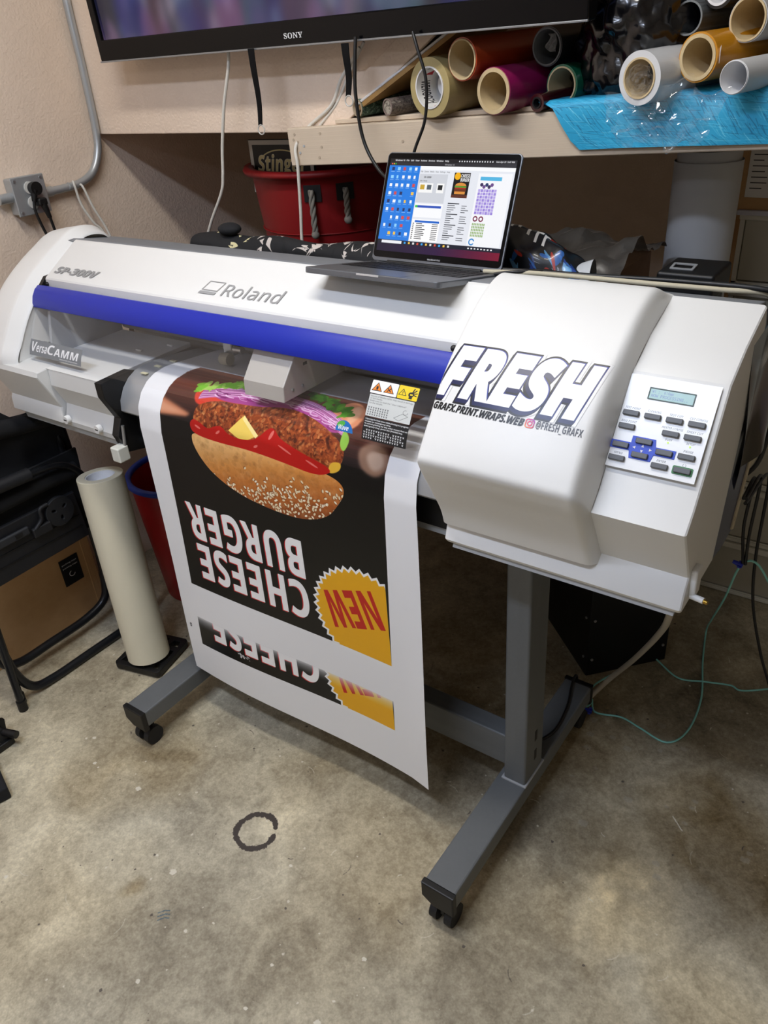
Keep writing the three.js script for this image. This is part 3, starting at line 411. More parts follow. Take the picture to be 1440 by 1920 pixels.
    for (let i = 0; i < 60; i++) { const t = r(), X = lerp(-0.235, 0.14, t), s = (t < 0.45 ? lerp(0.255, 0.232, t / 0.45) : lerp(0.225, 0.265, (t - 0.45) / 0.55)) + 0.02 * (r() - 0.5); g.strokeStyle = r() < 0.6 ? 'rgba(255,240,252,0.6)' : 'rgba(110,20,90,0.6)'; g.lineWidth = 2 + 4 * r(); g.beginPath(); g.moveTo(px(X), py(s)); g.quadraticCurveTo(px(X + 0.006), py(s + 0.006), px(X + 0.02 + 0.02 * r()), py(s + 0.004)); g.stroke(); }
    for (let i = 0; i < 90; i++) { const side = i % 2, t = r(), X = side ? lerp(-0.005, 0.13, t) : lerp(-0.265, -0.16, t), s = side ? lerp(0.185, 0.235, t) - 0.012 + 0.03 * (r() - 0.5) : lerp(0.247, 0.205, t) + 0.022 * (r() - 0.5); const c = [[120, 190, 50], [86, 160, 40], [170, 214, 96], [60, 120, 30]][i % 4]; g.fillStyle = `rgba(${c},0.85)`; g.beginPath(); g.ellipse(px(X), py(s), 12 + 20 * r(), 6 + 9 * r(), r() * 3, 0, 7); g.fill(); }
    // patty
    const patty = [[-0.248, 0.33], [-0.248, 0.30], [-0.232, 0.283], [-0.19, 0.27], [-0.14, 0.268], [-0.076, 0.262], [-0.013, 0.247], [0.04, 0.252], [0.09, 0.266], [0.15, 0.291], [0.17, 0.316], [0.158, 0.345], [0.10, 0.36], [-0.05, 0.35], [-0.2, 0.355]];
    g.save(); poly(patty, '#8a3d1c', true); g.clip();
    for (let i = 0; i < 2600; i++) { const X = lerp(-0.26, 0.18, r()), s = lerp(0.24, 0.37, r()), v = r(), c = v < 0.3 ? [70, 24, 10] : v < 0.62 ? [146, 66, 28] : v < 0.88 ? [190, 98, 46] : [226, 150, 88]; g.fillStyle = `rgba(${c},0.5)`; g.beginPath(); g.ellipse(px(X), py(s), 2 + 9 * r(), 2 + 7 * r(), r() * 3, 0, 7); g.fill(); }
    g.filter = 'blur(2px)'; for (let i = 0; i < 30; i++) { const X = lerp(-0.24, 0.16, i / 29), s = 0.262 + 0.05 * r(), a = r() * 6; g.strokeStyle = 'rgba(44,12,6,0.6)'; g.lineWidth = 5 + 7 * r(); g.beginPath(); g.arc(px(X), py(s), 18 + 30 * r(), a, a + 1.1); g.stroke(); g.strokeStyle = 'rgba(240,190,130,0.4)'; g.lineWidth = 3 + 4 * r(); g.beginPath(); g.arc(px(X + 0.004), py(s + 0.006), 16 + 20 * r(), a, a + 0.8); g.stroke(); } g.filter = 'none';
    g.restore();
    blob([[0.145, 0.262], [0.172, 0.285], [0.165, 0.312], [0.15, 0.30]], '#8fbf4a', 1); blob([[0.135, 0.335], [0.165, 0.33], [0.16, 0.35], [0.13, 0.362]], '#e6b53a', 1);
    // bun
    const bun = [[-0.252, 0.352], [-0.18, 0.352], [-0.08, 0.350], [0.02, 0.350], [0.12, 0.360], [0.165, 0.372], [0.170, 0.395], [0.150, 0.425], [0.12, 0.462], [0.06, 0.487], [-0.02, 0.491], [-0.13, 0.478], [-0.205, 0.445], [-0.24, 0.408], [-0.254, 0.375]];
    const bg = g.createLinearGradient(px(-0.05), py(0.34), px(-0.02), py(0.495)); bg.addColorStop(0, '#eab877'); bg.addColorStop(0.35, '#dc9247'); bg.addColorStop(0.75, '#bc6528'); bg.addColorStop(1, '#8c4319'); g.save(); poly(bun, bg, true); g.clip();
    for (let i = 0; i < 900; i++) { g.fillStyle = `rgba(${r() < 0.5 ? '120,60,20' : '250,210,150'},0.08)`; g.beginPath(); g.arc(px(lerp(-0.26, 0.17, r())), py(lerp(0.34, 0.49, r())), 3 + 12 * r(), 0, 7); g.fill(); }
    for (let i = 0; i < 330; i++) { const t = r(), X = lerp(-0.22, 0.165, t), s = lerp(0.40, 0.488, Math.pow(r(), 0.65)) - (t > 0.65 ? 0.02 * r() * (t > 0.65) : 0); if (s < 0.445 - 0.1 * (t - 0.25) && t < 0.6 && r() < 0.8) continue; const a = r() * 3.14; g.save(); g.translate(px(X), py(s)); g.rotate(a); g.fillStyle = '#8c4a1e'; g.beginPath(); g.ellipse(1.5, 2.5, 8, 5, 0, 0, 7); g.fill(); g.fillStyle = i % 3 ? '#f3e2bd' : '#fff4da'; g.beginPath(); g.ellipse(0, 0, 7.5, 4.3, 0, 0, 7); g.fill(); g.restore(); }
    g.restore();
    // ketchup and cheese
    const ket = [[-0.250, 0.322], [-0.225, 0.326], [-0.2, 0.338], [-0.178, 0.325], [-0.158, 0.322], [-0.14, 0.337], [-0.1, 0.340], [-0.058, 0.332], [-0.035, 0.305], [-0.018, 0.297], [0.002, 0.316], [0.04, 0.326], [0.08, 0.336], [0.13, 0.346], [0.14, 0.358], [0.10, 0.372], [0.02, 0.364], [-0.08, 0.358], [-0.17, 0.361], [-0.245, 0.357], [-0.258, 0.34]];
    poly([[-0.138, 0.327], [-0.103, 0.288], [-0.054, 0.322], [-0.097, 0.345]], '#f6d463'); poly([[-0.103, 0.288], [-0.054, 0.322], [-0.060, 0.329], [-0.105, 0.297]], '#fbe79a');
    poly(ket, '#b8130f', true); g.save(); g.globalAlpha = 0.7; for (const [X, s, a, b, rot] of [[-0.232, 0.338, 16, 5, 0.3], [-0.17, 0.338, 14, 5, -0.6], [-0.02, 0.314, 7, 20, 0.4], [0.02, 0.336, 34, 4, 0.35], [0.09, 0.350, 30, 4, 0.3], [-0.06, 0.346, 12, 5, -0.5]]) { g.fillStyle = '#f49a8c'; g.beginPath(); g.ellipse(px(X), py(s), a, b, rot, 0, 7); g.fill(); } g.restore();
    g.fillStyle = '#f1f2f4'; g.fillRect(0, 0, w, py(TOP)); 
    // second, unfinished print below
    const tmp = canvas(w, h, () => {}), save = g.getImageData(0, 0, w, h).data;
    const B2 = 1.004; g.save(); g.beginPath(); g.rect(0, py(0.910), w, py(0.11)); g.clip(); art(B2, 0.905); g.restore();
    const fd = g.createLinearGradient(0, py(0.907), 0, py(0.946)); fd.addColorStop(0, 'rgba(241,242,244,0.95)'); fd.addColorStop(0.3, 'rgba(241,242,244,0.55)'); fd.addColorStop(1, 'rgba(241,242,244,0)'); g.fillStyle = fd; g.fillRect(0, py(0.905), w, py(0.045));
    for (let i = 0; i < 24; i++) { g.fillStyle = 'rgba(60,60,66,0.6)'; g.beginPath(); g.arc(px(-0.408 + 0.007 * (r() - 0.5)), py(0.952 + 0.012 * (r() - 0.5)), 1 + 3 * r(), 0, 7); g.fill(); }
    for (let i = 0; i < 26; i++) { g.fillStyle = 'rgba(235,236,238,0.9)'; g.beginPath(); g.ellipse(px(-0.235 + 0.04 * r()), py(0.972 + 0.014 * r()), 2 + 5 * r(), 1 + 3 * r(), 0.5, 0, 7); g.fill(); }
  });
  const f = polySample(PAPER), nu = 30, nv = 150, rows = [];
  for (let j = 0; j <= nv; j++) { const row = []; for (let i = 0; i <= nu; i++) { const u = i / nu, end = 1.109 + 0.028 * u, s = lerp(0.02, end, j / nv), [y, z] = f(s), hang = sstep(0.4, 1.1, s); row.push(V(lerp(LX0, LX1, u) - 0.009 * hang, y, z + hang * (0.010 * Math.sin(u * 5.2 + 0.6) * (0.3 + 0.7 * hang) + 0.006 * (u > 0.93 ? (u - 0.93) / 0.07 : 0)))); } rows.push(row); }
  const g = sheet(rows, 0.0005), u = g.attributes.uv, p = g.attributes.position;
  for (let i = 0; i < u.count; i++) { const end = 1.109 + 0.028 * u.getX(i), s = lerp(0.02, end, 1 - u.getY(i)); u.setY(i, 1 - s / LS); }
  const o = obj('printed_sheet', g, mat(0xffffff, 0.32, 0, { map: tex, specularIntensity: 0.6 }));
  tag(o, 'white vinyl sheet with an upside-down cheese burger poster hanging from the printer', 'poster');
}

// ---------------------------------------------------------------- laptop on the printer
{
  const t = thing('laptop', 'open silver-grey laptop with lit screen resting on top of the printer', 'laptop', [0.176, 1.2175, -0.182], -0.019);
  const q = part('body', t); t.remove(q);
  const tilt = new THREE.Matrix4().makeRotationX(-0.173), W = 0.304, D = 0.212, alu = mat(0x74777c, 0.38, 0.6), T = (g) => g.applyMatrix4(tilt);
  obj('base', T(extrudeZ(rrect(W, D, 0.011, 0, -D / 2), -0.0105, 0.0005, 0.002, [], 3).rotateX(-Math.PI / 2)), alu, t);
  const keys = []; for (let r = 0; r < 6; r++) for (let c = 0; c < 14; c++) { if (r === 5 && c > 3 && c < 9) { if (c === 4) keys.push(box(0.09, 0.0012, 0.0145, -0.126 + 6 * 0.0194, 0.0008, 0.022 + r * 0.0178)); continue; } keys.push(box(0.0165, 0.0012, r ? 0.0150 : 0.009, -0.126 + c * 0.0194, 0.0008, 0.022 + r * 0.0178)); }
  obj('keyboard_well', T(box(0.276, 0.0006, 0.112, 0, 0.0003, 0.066)), M.black, t);
  obj('keyboard', T(merge(keys)), mat(0x141416, 0.5), t);
  obj('trackpad', T(box(0.134, 0.0006, 0.08, 0, 0.0004, 0.168)), mat(0x7f8286, 0.3, 0.5), t);
  obj('thumb_notch', T(box(0.05, 0.0035, 0.0012, 0, -0.0018, D + 0.0001, 0.0005)), mat(0xe3e4e6, 0.3, 0.6), t);
  const lid = part('lid', t); lid.position.set(0, 0.002, 0); lid.rotation.x = -0.173 - (1.801 - Math.PI / 2);
  obj('lid_shell', extrudeZ(rrect(W, D, 0.010, 0, D / 2), -0.0045, 0.0, 0.0015, [], 3), alu, lid);
  obj('screen_bezel', extrudeZ(rrect(W - 0.005, D - 0.010, 0.008, 0, D / 2 + 0.0030), 0, 0.0006, 0.0002), M.blackGloss, lid);
  const tex = ctex(1440, 900, (g, w, h) => {
    g.fillStyle = '#0d0c14'; g.fillRect(0, 0, w, h); const dg = g.createLinearGradient(0, h - 110, w, h); dg.addColorStop(0, '#120c2c'); dg.addColorStop(0.5, '#2a0f3e'); dg.addColorStop(1, '#7c1030'); g.fillStyle = dg; g.fillRect(0, h - 112, w, 112);
    g.fillStyle = '#17171c'; g.fillRect(0, 0, w, 66); g.fillStyle = '#e8e8ec'; g.font = 'bold 21px sans-serif'; g.fillText('Windows 10   File   Edit   View   Actions   Devices   Window   Help', 60, 24); g.fillText('Sun Apr 21  5:47 PM', w - 220, 24); for (let i = 0; i < 14; i++) { g.beginPath(); g.arc(w - 620 + i * 28, 17, 7, 0, 7); g.fill(); }
    ['#ff5f57', '#febc2e', '#28c840'].forEach((c, i) => { g.fillStyle = c; g.beginPath(); g.arc(28 + i * 22, 48, 7, 0, 7); g.fill(); });
    g.fillStyle = '#2a2a30'; g.fillRect(0, 34, w, 32); ['#ff5f57', '#febc2e', '#28c840'].forEach((c, i) => { g.fillStyle = c; g.beginPath(); g.arc(28 + i * 22, 50, 7, 0, 7); g.fill(); }); g.fillStyle = '#c9c9cd'; g.font = '20px sans-serif'; g.fillText('Windows 10', w / 2 - 60, 57);
    g.fillStyle = '#1c7be0'; g.fillRect(0, 66, 380, 720); const r = rng(9); for (let j = 0; j < 9; j++) for (let i = 0; i < 5; i++) { if (r() < 0.12) continue; const x = 36 + i * 70, y = 82 + j * 78; g.fillStyle = r() < 0.6 ? '#f1f4f8' : ['#1d2f63', '#8fd0ff', '#d34a4a', '#f1c24a'][r() * 4 | 0]; g.fillRect(x, y, 22 + 14 * r(), 30); g.fillStyle = 'rgba(255,255,255,.55)'; g.fillRect(x - 8, y + 40, 44, 4); }
    g.fillStyle = '#e4e7ef'; g.fillRect(380, 66, w - 380, 720); g.fillStyle = '#f7f8fb'; g.fillRect(380, 66, w - 380, 34); g.fillStyle = '#333'; g.font = '18px sans-serif'; g.fillText('File   Queue   Media   View   Settings   Help', 392, 124);
    g.fillStyle = '#cfd2da'; g.fillRect(388, 140, 330, 270); g.fillStyle = '#222'; g.font = 'bold 24px sans-serif'; g.fillText('SP-300V', 440, 178); g.font = '16px sans-serif'; g.fillText('Idle / Ready', 400, 210); for (const [x, c] of [[400, '#c9a53a'], [480, '#55606a'], [610, '#22252a']]) { g.fillStyle = '#f5f5f5'; g.fillRect(x, 225, 84, 90); g.fillStyle = c; g.fillRect(x + 14, 240, 52, 46); }
    g.fillStyle = '#f7f8fb'; g.fillRect(388, 420, 330, 130); g.fillStyle = '#2a50b8'; g.fillRect(400, 436, 300, 22); g.fillStyle = '#39c24a'; g.fillRect(392, 436, 30, 22); g.fillStyle = '#fff'; g.fillRect(388, 570, 330, 205); g.fillStyle = '#1a62c8'; g.fillRect(420, 580, 290, 20); g.fillStyle = '#2b2b33'; for (let i = 0; i < 9; i++) { g.fillRect(440, 608 + i * 18, 70 + 60 * r(), 7); g.fillRect(630, 608 + i * 18, 70, 7); g.fillRect(398, 606 + i * 18, 16, 10); }
    g.fillStyle = '#101014'; g.fillRect(790, 120, 180, 230); g.fillStyle = '#f2b218'; g.beginPath(); g.arc(830, 152, 34, 0, 7); g.fill(); fitText(g, 'CHEESE', 868, 130, 96, 32, SANS, { fill: '#fff' }); fitText(g, 'BURGER', 868, 168, 96, 32, SANS, { fill: '#fff' }); g.fillStyle = '#d9903f'; g.beginPath(); g.ellipse(880, 240, 62, 30, 0, Math.PI, 0); g.fill(); g.fillStyle = '#5fa033'; g.fillRect(815, 242, 130, 14); g.fillStyle = '#a5201c'; g.fillRect(818, 256, 124, 12); g.fillStyle = '#6a3218'; g.fillRect(815, 268, 130, 24); g.fillStyle = '#d9903f'; g.fillRect(820, 292, 120, 24); g.fillStyle = '#5c2f22'; g.fillRect(790, 322, 180, 28);
    g.fillStyle = '#3a3d46'; for (let i = 0; i < 18; i++) { if (i % 5 === 0) { g.fillRect(770, 400 + i * 20, 130, 9); continue; } g.fillRect(770, 400 + i * 20, 50 + 50 * r(), 6); g.fillRect(930, 400 + i * 20, 40 + 60 * r(), 6); }
    g.fillStyle = '#f3f4f8'; g.fillRect(1060, 120, 360, 660); g.fillStyle = '#52b4e0'; g.fillRect(1085, 150, 230, 34); for (let i = 0; i < 5; i++) { g.fillStyle = ['#3a2b5a', '#6a4a8a', '#2b3a6a'][i % 3]; g.beginPath(); g.arc(1110 + i * 28, 222 + 18 * (i % 2), 17, 0, 7); g.fill(); } for (let j = 0; j < 8; j++) for (let i = 0; i < 7; i++) { g.fillStyle = (i + j) % 2 ? '#9a86d8' : '#b7a6e6'; g.fillRect(1082 + i * 29, 262 + j * 29, 25, 25); } for (let i = 0; i < 2; i++) { g.strokeStyle = '#7a2a4a'; g.lineWidth = 12; g.beginPath(); g.arc(1106 + i * 62, 532, 20, 0, 7); g.stroke(); } for (let j = 0; j < 5; j++) for (let i = 0; i < 8; i++) { g.fillStyle = '#8fae6a'; g.fillRect(1082 + i * 18, 572 + j * 26, 12, 20); } g.strokeStyle = '#3a8ad0'; g.lineWidth = 12; g.beginPath(); g.arc(1110, 745, 26, 0.5, 6); g.stroke();
    g.fillStyle = '#151a2c'; g.fillRect(0, 786, w, 40); g.fillStyle = '#eceef2'; g.fillRect(50, 792, 250, 28); for (let i = 0; i < 11; i++) { g.fillStyle = ['#3aa0e8', '#f0c04a', '#e8e8ea', '#d0483a'][i % 4]; g.fillRect(330 + i * 52, 796, 22, 20); } g.fillStyle = '#e8e8ea'; for (let i = 0; i < 8; i++) g.fillRect(1080 + i * 36, 800, 18, 12);
  });
  obj('laptop_screen', new THREE.PlaneGeometry(0.286, 0.179).translate(0, D / 2 + 0.004, 0.0009), mat(0x050505, 0.2, 0, { emissive: 0xffffff, emissiveMap: tex, emissiveIntensity: 0.85 }), lid);
  const nm = ctex(256, 32, (g, w, h) => { g.fillStyle = '#1a1b1d'; g.fillRect(0, 0, w, h); fitText(g, 'MacBook Pro', 12, 4, 232, 24, SANS, { fill: '#b9bbbe' }); });
  obj('name_strip', new THREE.PlaneGeometry(0.032, 0.004).translate(0, 0.0115, 0.0008), mat(0xffffff, 0.4, 0, { map: nm }), lid);
  obj('hinge', T(rod([-0.11, 0.001, 0.0], [0.11, 0.001, 0.0], 0.0042)), M.black, t);
}

// ---------------------------------------------------------------- television on the stair wall
{
  const t = thing('television', 'large black flat television mounted on the beige stair wall', 'television', [-0.326, 1.612, -0.432]); t.rotation.x = 0.05;
  const W = 1.398, H = 0.83;
  obj('bezel', extrudeZ(rrect(W, H, 0.008, 0, H / 2), -0.03, 0.012, 0.003, [rrect(W - 0.046, H - 0.075, 0.002, 0, H / 2 + 0.0145)]), M.blackGloss, t);
  obj('back_case', box(W - 0.1, H - 0.1, 0.035, 0, H / 2 + 0.02, -0.045, 0.01), M.black, t);
  obj('silver_trim', box(W, 0.004, 0.006, 0, 0.002, 0.012, 0.001), mat(0x9a9da0, 0.3, 0.6), t);
  const tex = ctex(1024, 600, (g, w, h) => { g.fillStyle = '#31313f'; g.fillRect(0, 0, w, h); const r = rng(31); g.filter = 'blur(9px)'; const cs = ['#15206a', '#4a3a8c', '#6c6a78', '#8a5c8e', '#3c5470', '#2a1c58', '#a07aa0', '#4a7484', '#5c3a4a', '#39406e']; for (let i = 0; i < 150; i++) { g.fillStyle = cs[r() * cs.length | 0]; g.globalAlpha = 0.6; g.beginPath(); g.ellipse(w * r(), h * (0.55 + 0.5 * r()), 10 + 34 * r(), 30 + 90 * r(), 0.2 * (r() - 0.5), 0, 7); g.fill(); } g.globalAlpha = 1; for (let i = 0; i < 26; i++) { g.fillStyle = i % 2 ? '#c6b2cc' : '#9cb8c8'; g.globalAlpha = 0.45; g.beginPath(); g.ellipse(w * r(), h * (0.8 + 0.2 * r()), 6 + 10 * r(), 10 + 26 * r(), 0, 0, 7); g.fill(); } g.globalAlpha = 0.9; g.fillStyle = '#0c0e30'; g.fillRect(0, 0, 18, h); g.globalAlpha = 0.5; g.fillStyle = '#0a1466'; g.fillRect(60, 350, 60, 250); });
  obj('tv_screen', new THREE.PlaneGeometry(W - 0.046, H - 0.075).translate(0, H / 2 + 0.0145, 0.003), mat(0x08080a, 0.15, 0, { emissive: 0xffffff, emissiveMap: tex, emissiveIntensity: 0.55 }), t);
  const lt = ctex(256, 64, (g, w, h) => { g.clearRect(0, 0, w, h); fitText(g, 'SONY', 8, 6, 240, 52, 'bold $ serif', { fill: '#d9dadc' }); });
  obj('maker_lettering', new THREE.PlaneGeometry(0.06, 0.0135).translate(0.0, 0.022, 0.0124), mat(0xffffff, 0.4, 0, { map: lt, transparent: true }), t);
  obj('wall_mount', box(0.4, 0.3, 0.03, 0, H / 2, -0.070), M.black, t);
}
// ---------------------------------------------------------------- cords and straps below the television
const cord = (name, pts, r, m, label, group) => tag(obj(name, tube(pts, r, Math.max(40, pts.length * 10)), m), label, 'cord', group);
const whiteCord = mat(0xdad6cc, 0.5), blackCord = mat(0x101011, 0.45);
cord('hanging_cable', [[-0.566, 1.62, -0.45], [-0.575, 1.58, -0.45], [-0.611, 1.494, -0.45], [-0.640, 1.40, -0.45], [-0.655, 1.33, -0.45], [-0.672, 1.285, -0.45], [-0.736, 1.2, -0.45], [-0.78, 1.12, -0.45], [-0.80, 1.0, -0.45]], 0.0042, whiteCord, 'white power cord hanging from the television past the stair wall edge');
cord('hanging_cable', [[-0.20, 1.60, -0.497], [-0.262, 1.54, -0.50], [-0.30, 1.485, -0.50], [-0.375, 1.44, -0.497], [-0.392, 1.40, -0.46], [-0.386, 1.352, -0.452], [-0.396, 1.25, -0.455], [-0.404, 1.17, -0.455], [-0.408, 1.05, -0.46]], 0.0042, whiteCord, 'white cord dropping behind the left end of the shelf board');
cord('hanging_cable', [[-0.19, 1.61, -0.501], [-0.242, 1.55, -0.505], [-0.285, 1.49, -0.505], [-0.345, 1.44, -0.503], [-0.352, 1.425, -0.50]], 0.0036, whiteCord, 'thin white cord along the slanted stair trim');
cord('video_cable', [[-0.144, 1.62, -0.41], [-0.146, 1.58, -0.405], [-0.148, 1.509, -0.40], [-0.135, 1.42, -0.40], [-0.09, 1.36, -0.39], [-0.02, 1.32, -0.37], [0.02, 1.25, -0.34]], 0.004, blackCord, 'black cable looping down from the television to behind the laptop');
cord('video_cable', [[0.005, 1.62, -0.405], [0.018, 1.59, -0.40], [0.036, 1.533, -0.40], [0.03, 1.46, -0.40], [0.004, 1.394, -0.39], [-0.005, 1.30, -0.36]], 0.0034, blackCord, 'black cable hanging in front of the big tape roll');
const strapMat = mat(0x0a0a0c, 0.85, 0, { specularIntensity: 0.4 }), ringMat = mat(0xe4e2dc, 0.2, 0, { transmission: 0.4, thickness: 0 });
for (const [x, y0, y1, lab] of [[-0.457, 1.615, 1.452, 'black fabric strap with clear ring hanging beside the white cord'], [-0.178, 1.61, 1.508, 'black fabric strap with clear ring hanging in front of the slanted trim']]) {
  const t = thing('pull_strap', lab, 'strap', [x, y1, -0.415], 0, 'straps below the television');
  const n = 14, rows = Array.from({ length: n + 1 }, (_, j) => { const u = j / n, w = lerp(0.011, 0.0075, u); return [V(-w + 0.004 * Math.sin(u * 4), lerp(y0 - y1, 0, u), 0.003 * Math.sin(u * 6)), V(w + 0.004 * Math.sin(u * 4), lerp(y0 - y1, 0, u), 0.003 * Math.sin(u * 6) + 0.003)]; });
  obj('webbing', sheet(rows, 0.002), strapMat, t); obj('ring', new THREE.TorusGeometry(0.0105, 0.0017, 8, 28).translate(0, -0.009, 0.001), ringMat, t);
}

// ---------------------------------------------------------------- conduit, outlet and cords on the left wall
{
  const t = thing('electrical_conduit', 'bent galvanised conduit pipe running down the corner and along the left wall', 'conduit');
  obj('pipe', tube([[-1.232, 2.74, -0.505], [-1.232, 2.2, -0.505], [-1.232, 1.772, -0.505], [-1.232, 1.60, -0.507], [-1.232, 1.44, -0.503], [-1.232, 1.375, -0.49], [-1.232, 1.325, -0.455], [-1.232, 1.302, -0.40], [-1.232, 1.297, -0.34], [-1.232, 1.296, -0.275]], 0.0115, 90, 14), M.galv, t);
  obj('coupling', [rod([-1.232, 1.296, -0.30], [-1.232, 1.296, -0.262], 0.0145), rod([-1.232, 1.298, -0.36], [-1.232, 1.299, -0.357], 0.0128)], M.galv, t);
  const b = thing('outlet_box', 'grey metal electrical outlet box on the left wall with two plugs in it', 'outlet', [XW, 1.3, -0.215]);
  obj('box_body', box(0.04, 0.098, 0.098, 0.02, 0, 0, 0.006), M.galv, b);
  obj('cover_plate', box(0.006, 0.104, 0.106, 0.043, 0, 0, 0.003), M.galv, b);
  obj('connector', rod([0.022, 0.0, 0.045], [0.022, 0.0, 0.09], 0.014), M.galv, b);
  for (const s of [-1, 1]) obj('receptacle', new THREE.CylinderGeometry(0.017, 0.017, 0.004, 24).rotateZ(Math.PI / 2).translate(0.047, s * 0.02, 0), mat(0xd5d3cc, 0.5), b);
  for (const s of [-1, 1]) for (const k of [-1, 1]) obj('cover_screw', rod([0.046, s * 0.042, k * 0.042], [0.048, s * 0.042, k * 0.042], 0.004), M.steel, b);
  const p1 = thing('power_plug', 'black angled plug in the upper outlet with a hanging black cord', 'plug', [XW + 0.048, 1.318, -0.222], 0, 'plugs in the wall outlet');
  obj('plug_body', [new THREE.CylinderGeometry(0.016, 0.018, 0.022, 20).rotateZ(Math.PI / 2).translate(0.012, 0, 0), rod([0.014, -0.004, 0.004], [0.014, -0.034, 0.014], 0.011, 0.006)], M.black, p1); obj('plug_cord', tube([[0.014, -0.03, 0.013], [0.014, -0.06, 0.018], [0.018, -0.12, 0.008], [0.03, -0.2, -0.01], [0.04, -0.5, -0.02]], 0.0042, 40), blackCord, p1);
  const p2 = thing('power_plug', 'black straight plug in the lower outlet with a hanging black cord', 'plug', [XW + 0.048, 1.281, -0.228], 0, 'plugs in the wall outlet');
  obj('plug_body', [box(0.03, 0.02, 0.028, 0.015, 0, 0, 0.005), rod([0.022, -0.004, -0.002], [0.024, -0.046, -0.010], 0.010, 0.006)], M.black, p2); obj('plug_cord', tube([[0.024, -0.044, -0.010], [0.024, -0.08, -0.014], [0.026, -0.13, -0.02], [0.032, -0.25, -0.02], [0.04, -0.45, -0.01]], 0.0042, 40), blackCord, p2);
  cord('extension_lead', [[-1.236, 1.29, -0.376], [-1.222, 1.312, -0.372], [-1.212, 1.30, -0.368], [-1.21, 1.245, -0.374], [-1.20, 1.19, -0.395], [-1.19, 1.15, -0.416], [-1.17, 1.0, -0.43]], 0.0038, whiteCord, 'white cord looped over the conduit, left strand', 'white cords on the conduit');
  cord('extension_lead', [[-1.236, 1.287, -0.388], [-1.222, 1.30, -0.395], [-1.212, 1.286, -0.398], [-1.205, 1.23, -0.41], [-1.195, 1.15, -0.436], [-1.17, 1.0, -0.45]], 0.0038, whiteCord, 'white cord looped over the conduit, right strand', 'white cords on the conduit');
}

// ---------------------------------------------------------------- shelf under the stairs
const woodTex = ctex(1024, 256, (g, w, h) => { g.fillStyle = '#d9c8b2'; g.fillRect(0, 0, w, h); const r = rng(3); for (let i = 0; i < 70; i++) { g.strokeStyle = `rgba(${150 + 40 * r() | 0},${128 + 34 * r() | 0},${100 + 30 * r() | 0},${0.12 + 0.22 * r()})`; g.lineWidth = 0.8 + 2.2 * r(); const y = h * r(); g.beginPath(); g.moveTo(0, y); g.bezierCurveTo(w * 0.3, y + 24 * (r() - 0.5), w * 0.6, y + 40 * (r() - 0.5), w, y + 14 * (r() - 0.5)); g.stroke(); } }, [1.4, 9]);
const beigeWood = mat(0xffffff, 0.65, 0, { map: woodTex, bumpMap: woodTex, bumpScale: 0.0005 });
const SH = new THREE.Group(); SH.position.set(-0.415, 1.354, -0.462); SH.rotation.set(0, 0.07, 0.030); SH.updateMatrixWorld(true);
{
  const t = thing('wall_shelf', 'beige painted wooden shelf with a deep front board under the stairs', 'shelf'); t.position.copy(SH.position); t.rotation.copy(SH.rotation);
  obj('front_board', box(1.75, 0.086, 0.034, 0.875, 0.043, -0.017, 0.003), beigeWood, t);
  obj('shelf_top', box(1.62, 0.010, 0.62, 0.94, 0.092, -0.335, 0.002), beigeWood, t);
  obj('shelf_bearer', box(1.6, 0.06, 0.035, 0.93, 0.06, -0.6, 0.003), beigeWood, t);
  for (const [x, y] of [[0.022, 0.072], [0.017, 0.060], [0.03, 0.055], [0.047, 0.045], [0.033, 0.03], [0.1, 0.071], [0.1, 0.041], [0.09, 0.018], [0.33, 0.045]]) obj('screw_head', new THREE.CylinderGeometry(0.003, 0.003, 0.0016, 14).rotateX(Math.PI / 2).translate(x, y, 0.0004), x < 0.06 && y < 0.05 ? M.inner : mat(0xb9a791, 0.6), t);
}
const shelfP = (x, y, z) => SH.localToWorld(V(x, y, z));
const rollDir = (yaw, p = 0) => V(Math.sin(yaw) * Math.cos(p), Math.sin(p), -Math.cos(yaw) * Math.cos(p));
function roll(name, label, [x, y, z], D, Di, len, yaw, bodyMat, coreMat, { pitch = 0.03, wall = 0.003, extra } = {}) {
  const t = thing(name, label, 'vinyl roll', [x, y, z], 0, 'vinyl rolls on the shelf'); const q = new THREE.Quaternion().setFromUnitVectors(V(0, 0, -1), rollDir(yaw, pitch)); t.quaternion.copy(q);
  const annulus = (ro, ri, z0, z1) => { const s = new THREE.Shape(); s.absarc(0, 0, ro, 0, Math.PI * 2); const h = new THREE.Path(); h.absarc(0, 0, ri, 0, Math.PI * 2); s.holes.push(h); return new THREE.ExtrudeGeometry(s, { depth: z1 - z0, bevelEnabled: false, curveSegments: 40 }).translate(0, 0, z0); };
  obj('wound_film', annulus(D / 2, Di / 2 + wall, -len, -0.001), bodyMat, t);
  obj('core', annulus(Di / 2 + wall, Di / 2, -len, 0.001), coreMat, t);
 
  if (extra) extra(t, annulus); return t;
}
const film = (c, r = 0.35) => mat(c, r, 0, { clearcoat: 0.4, clearcoatRoughness: 0.2 });
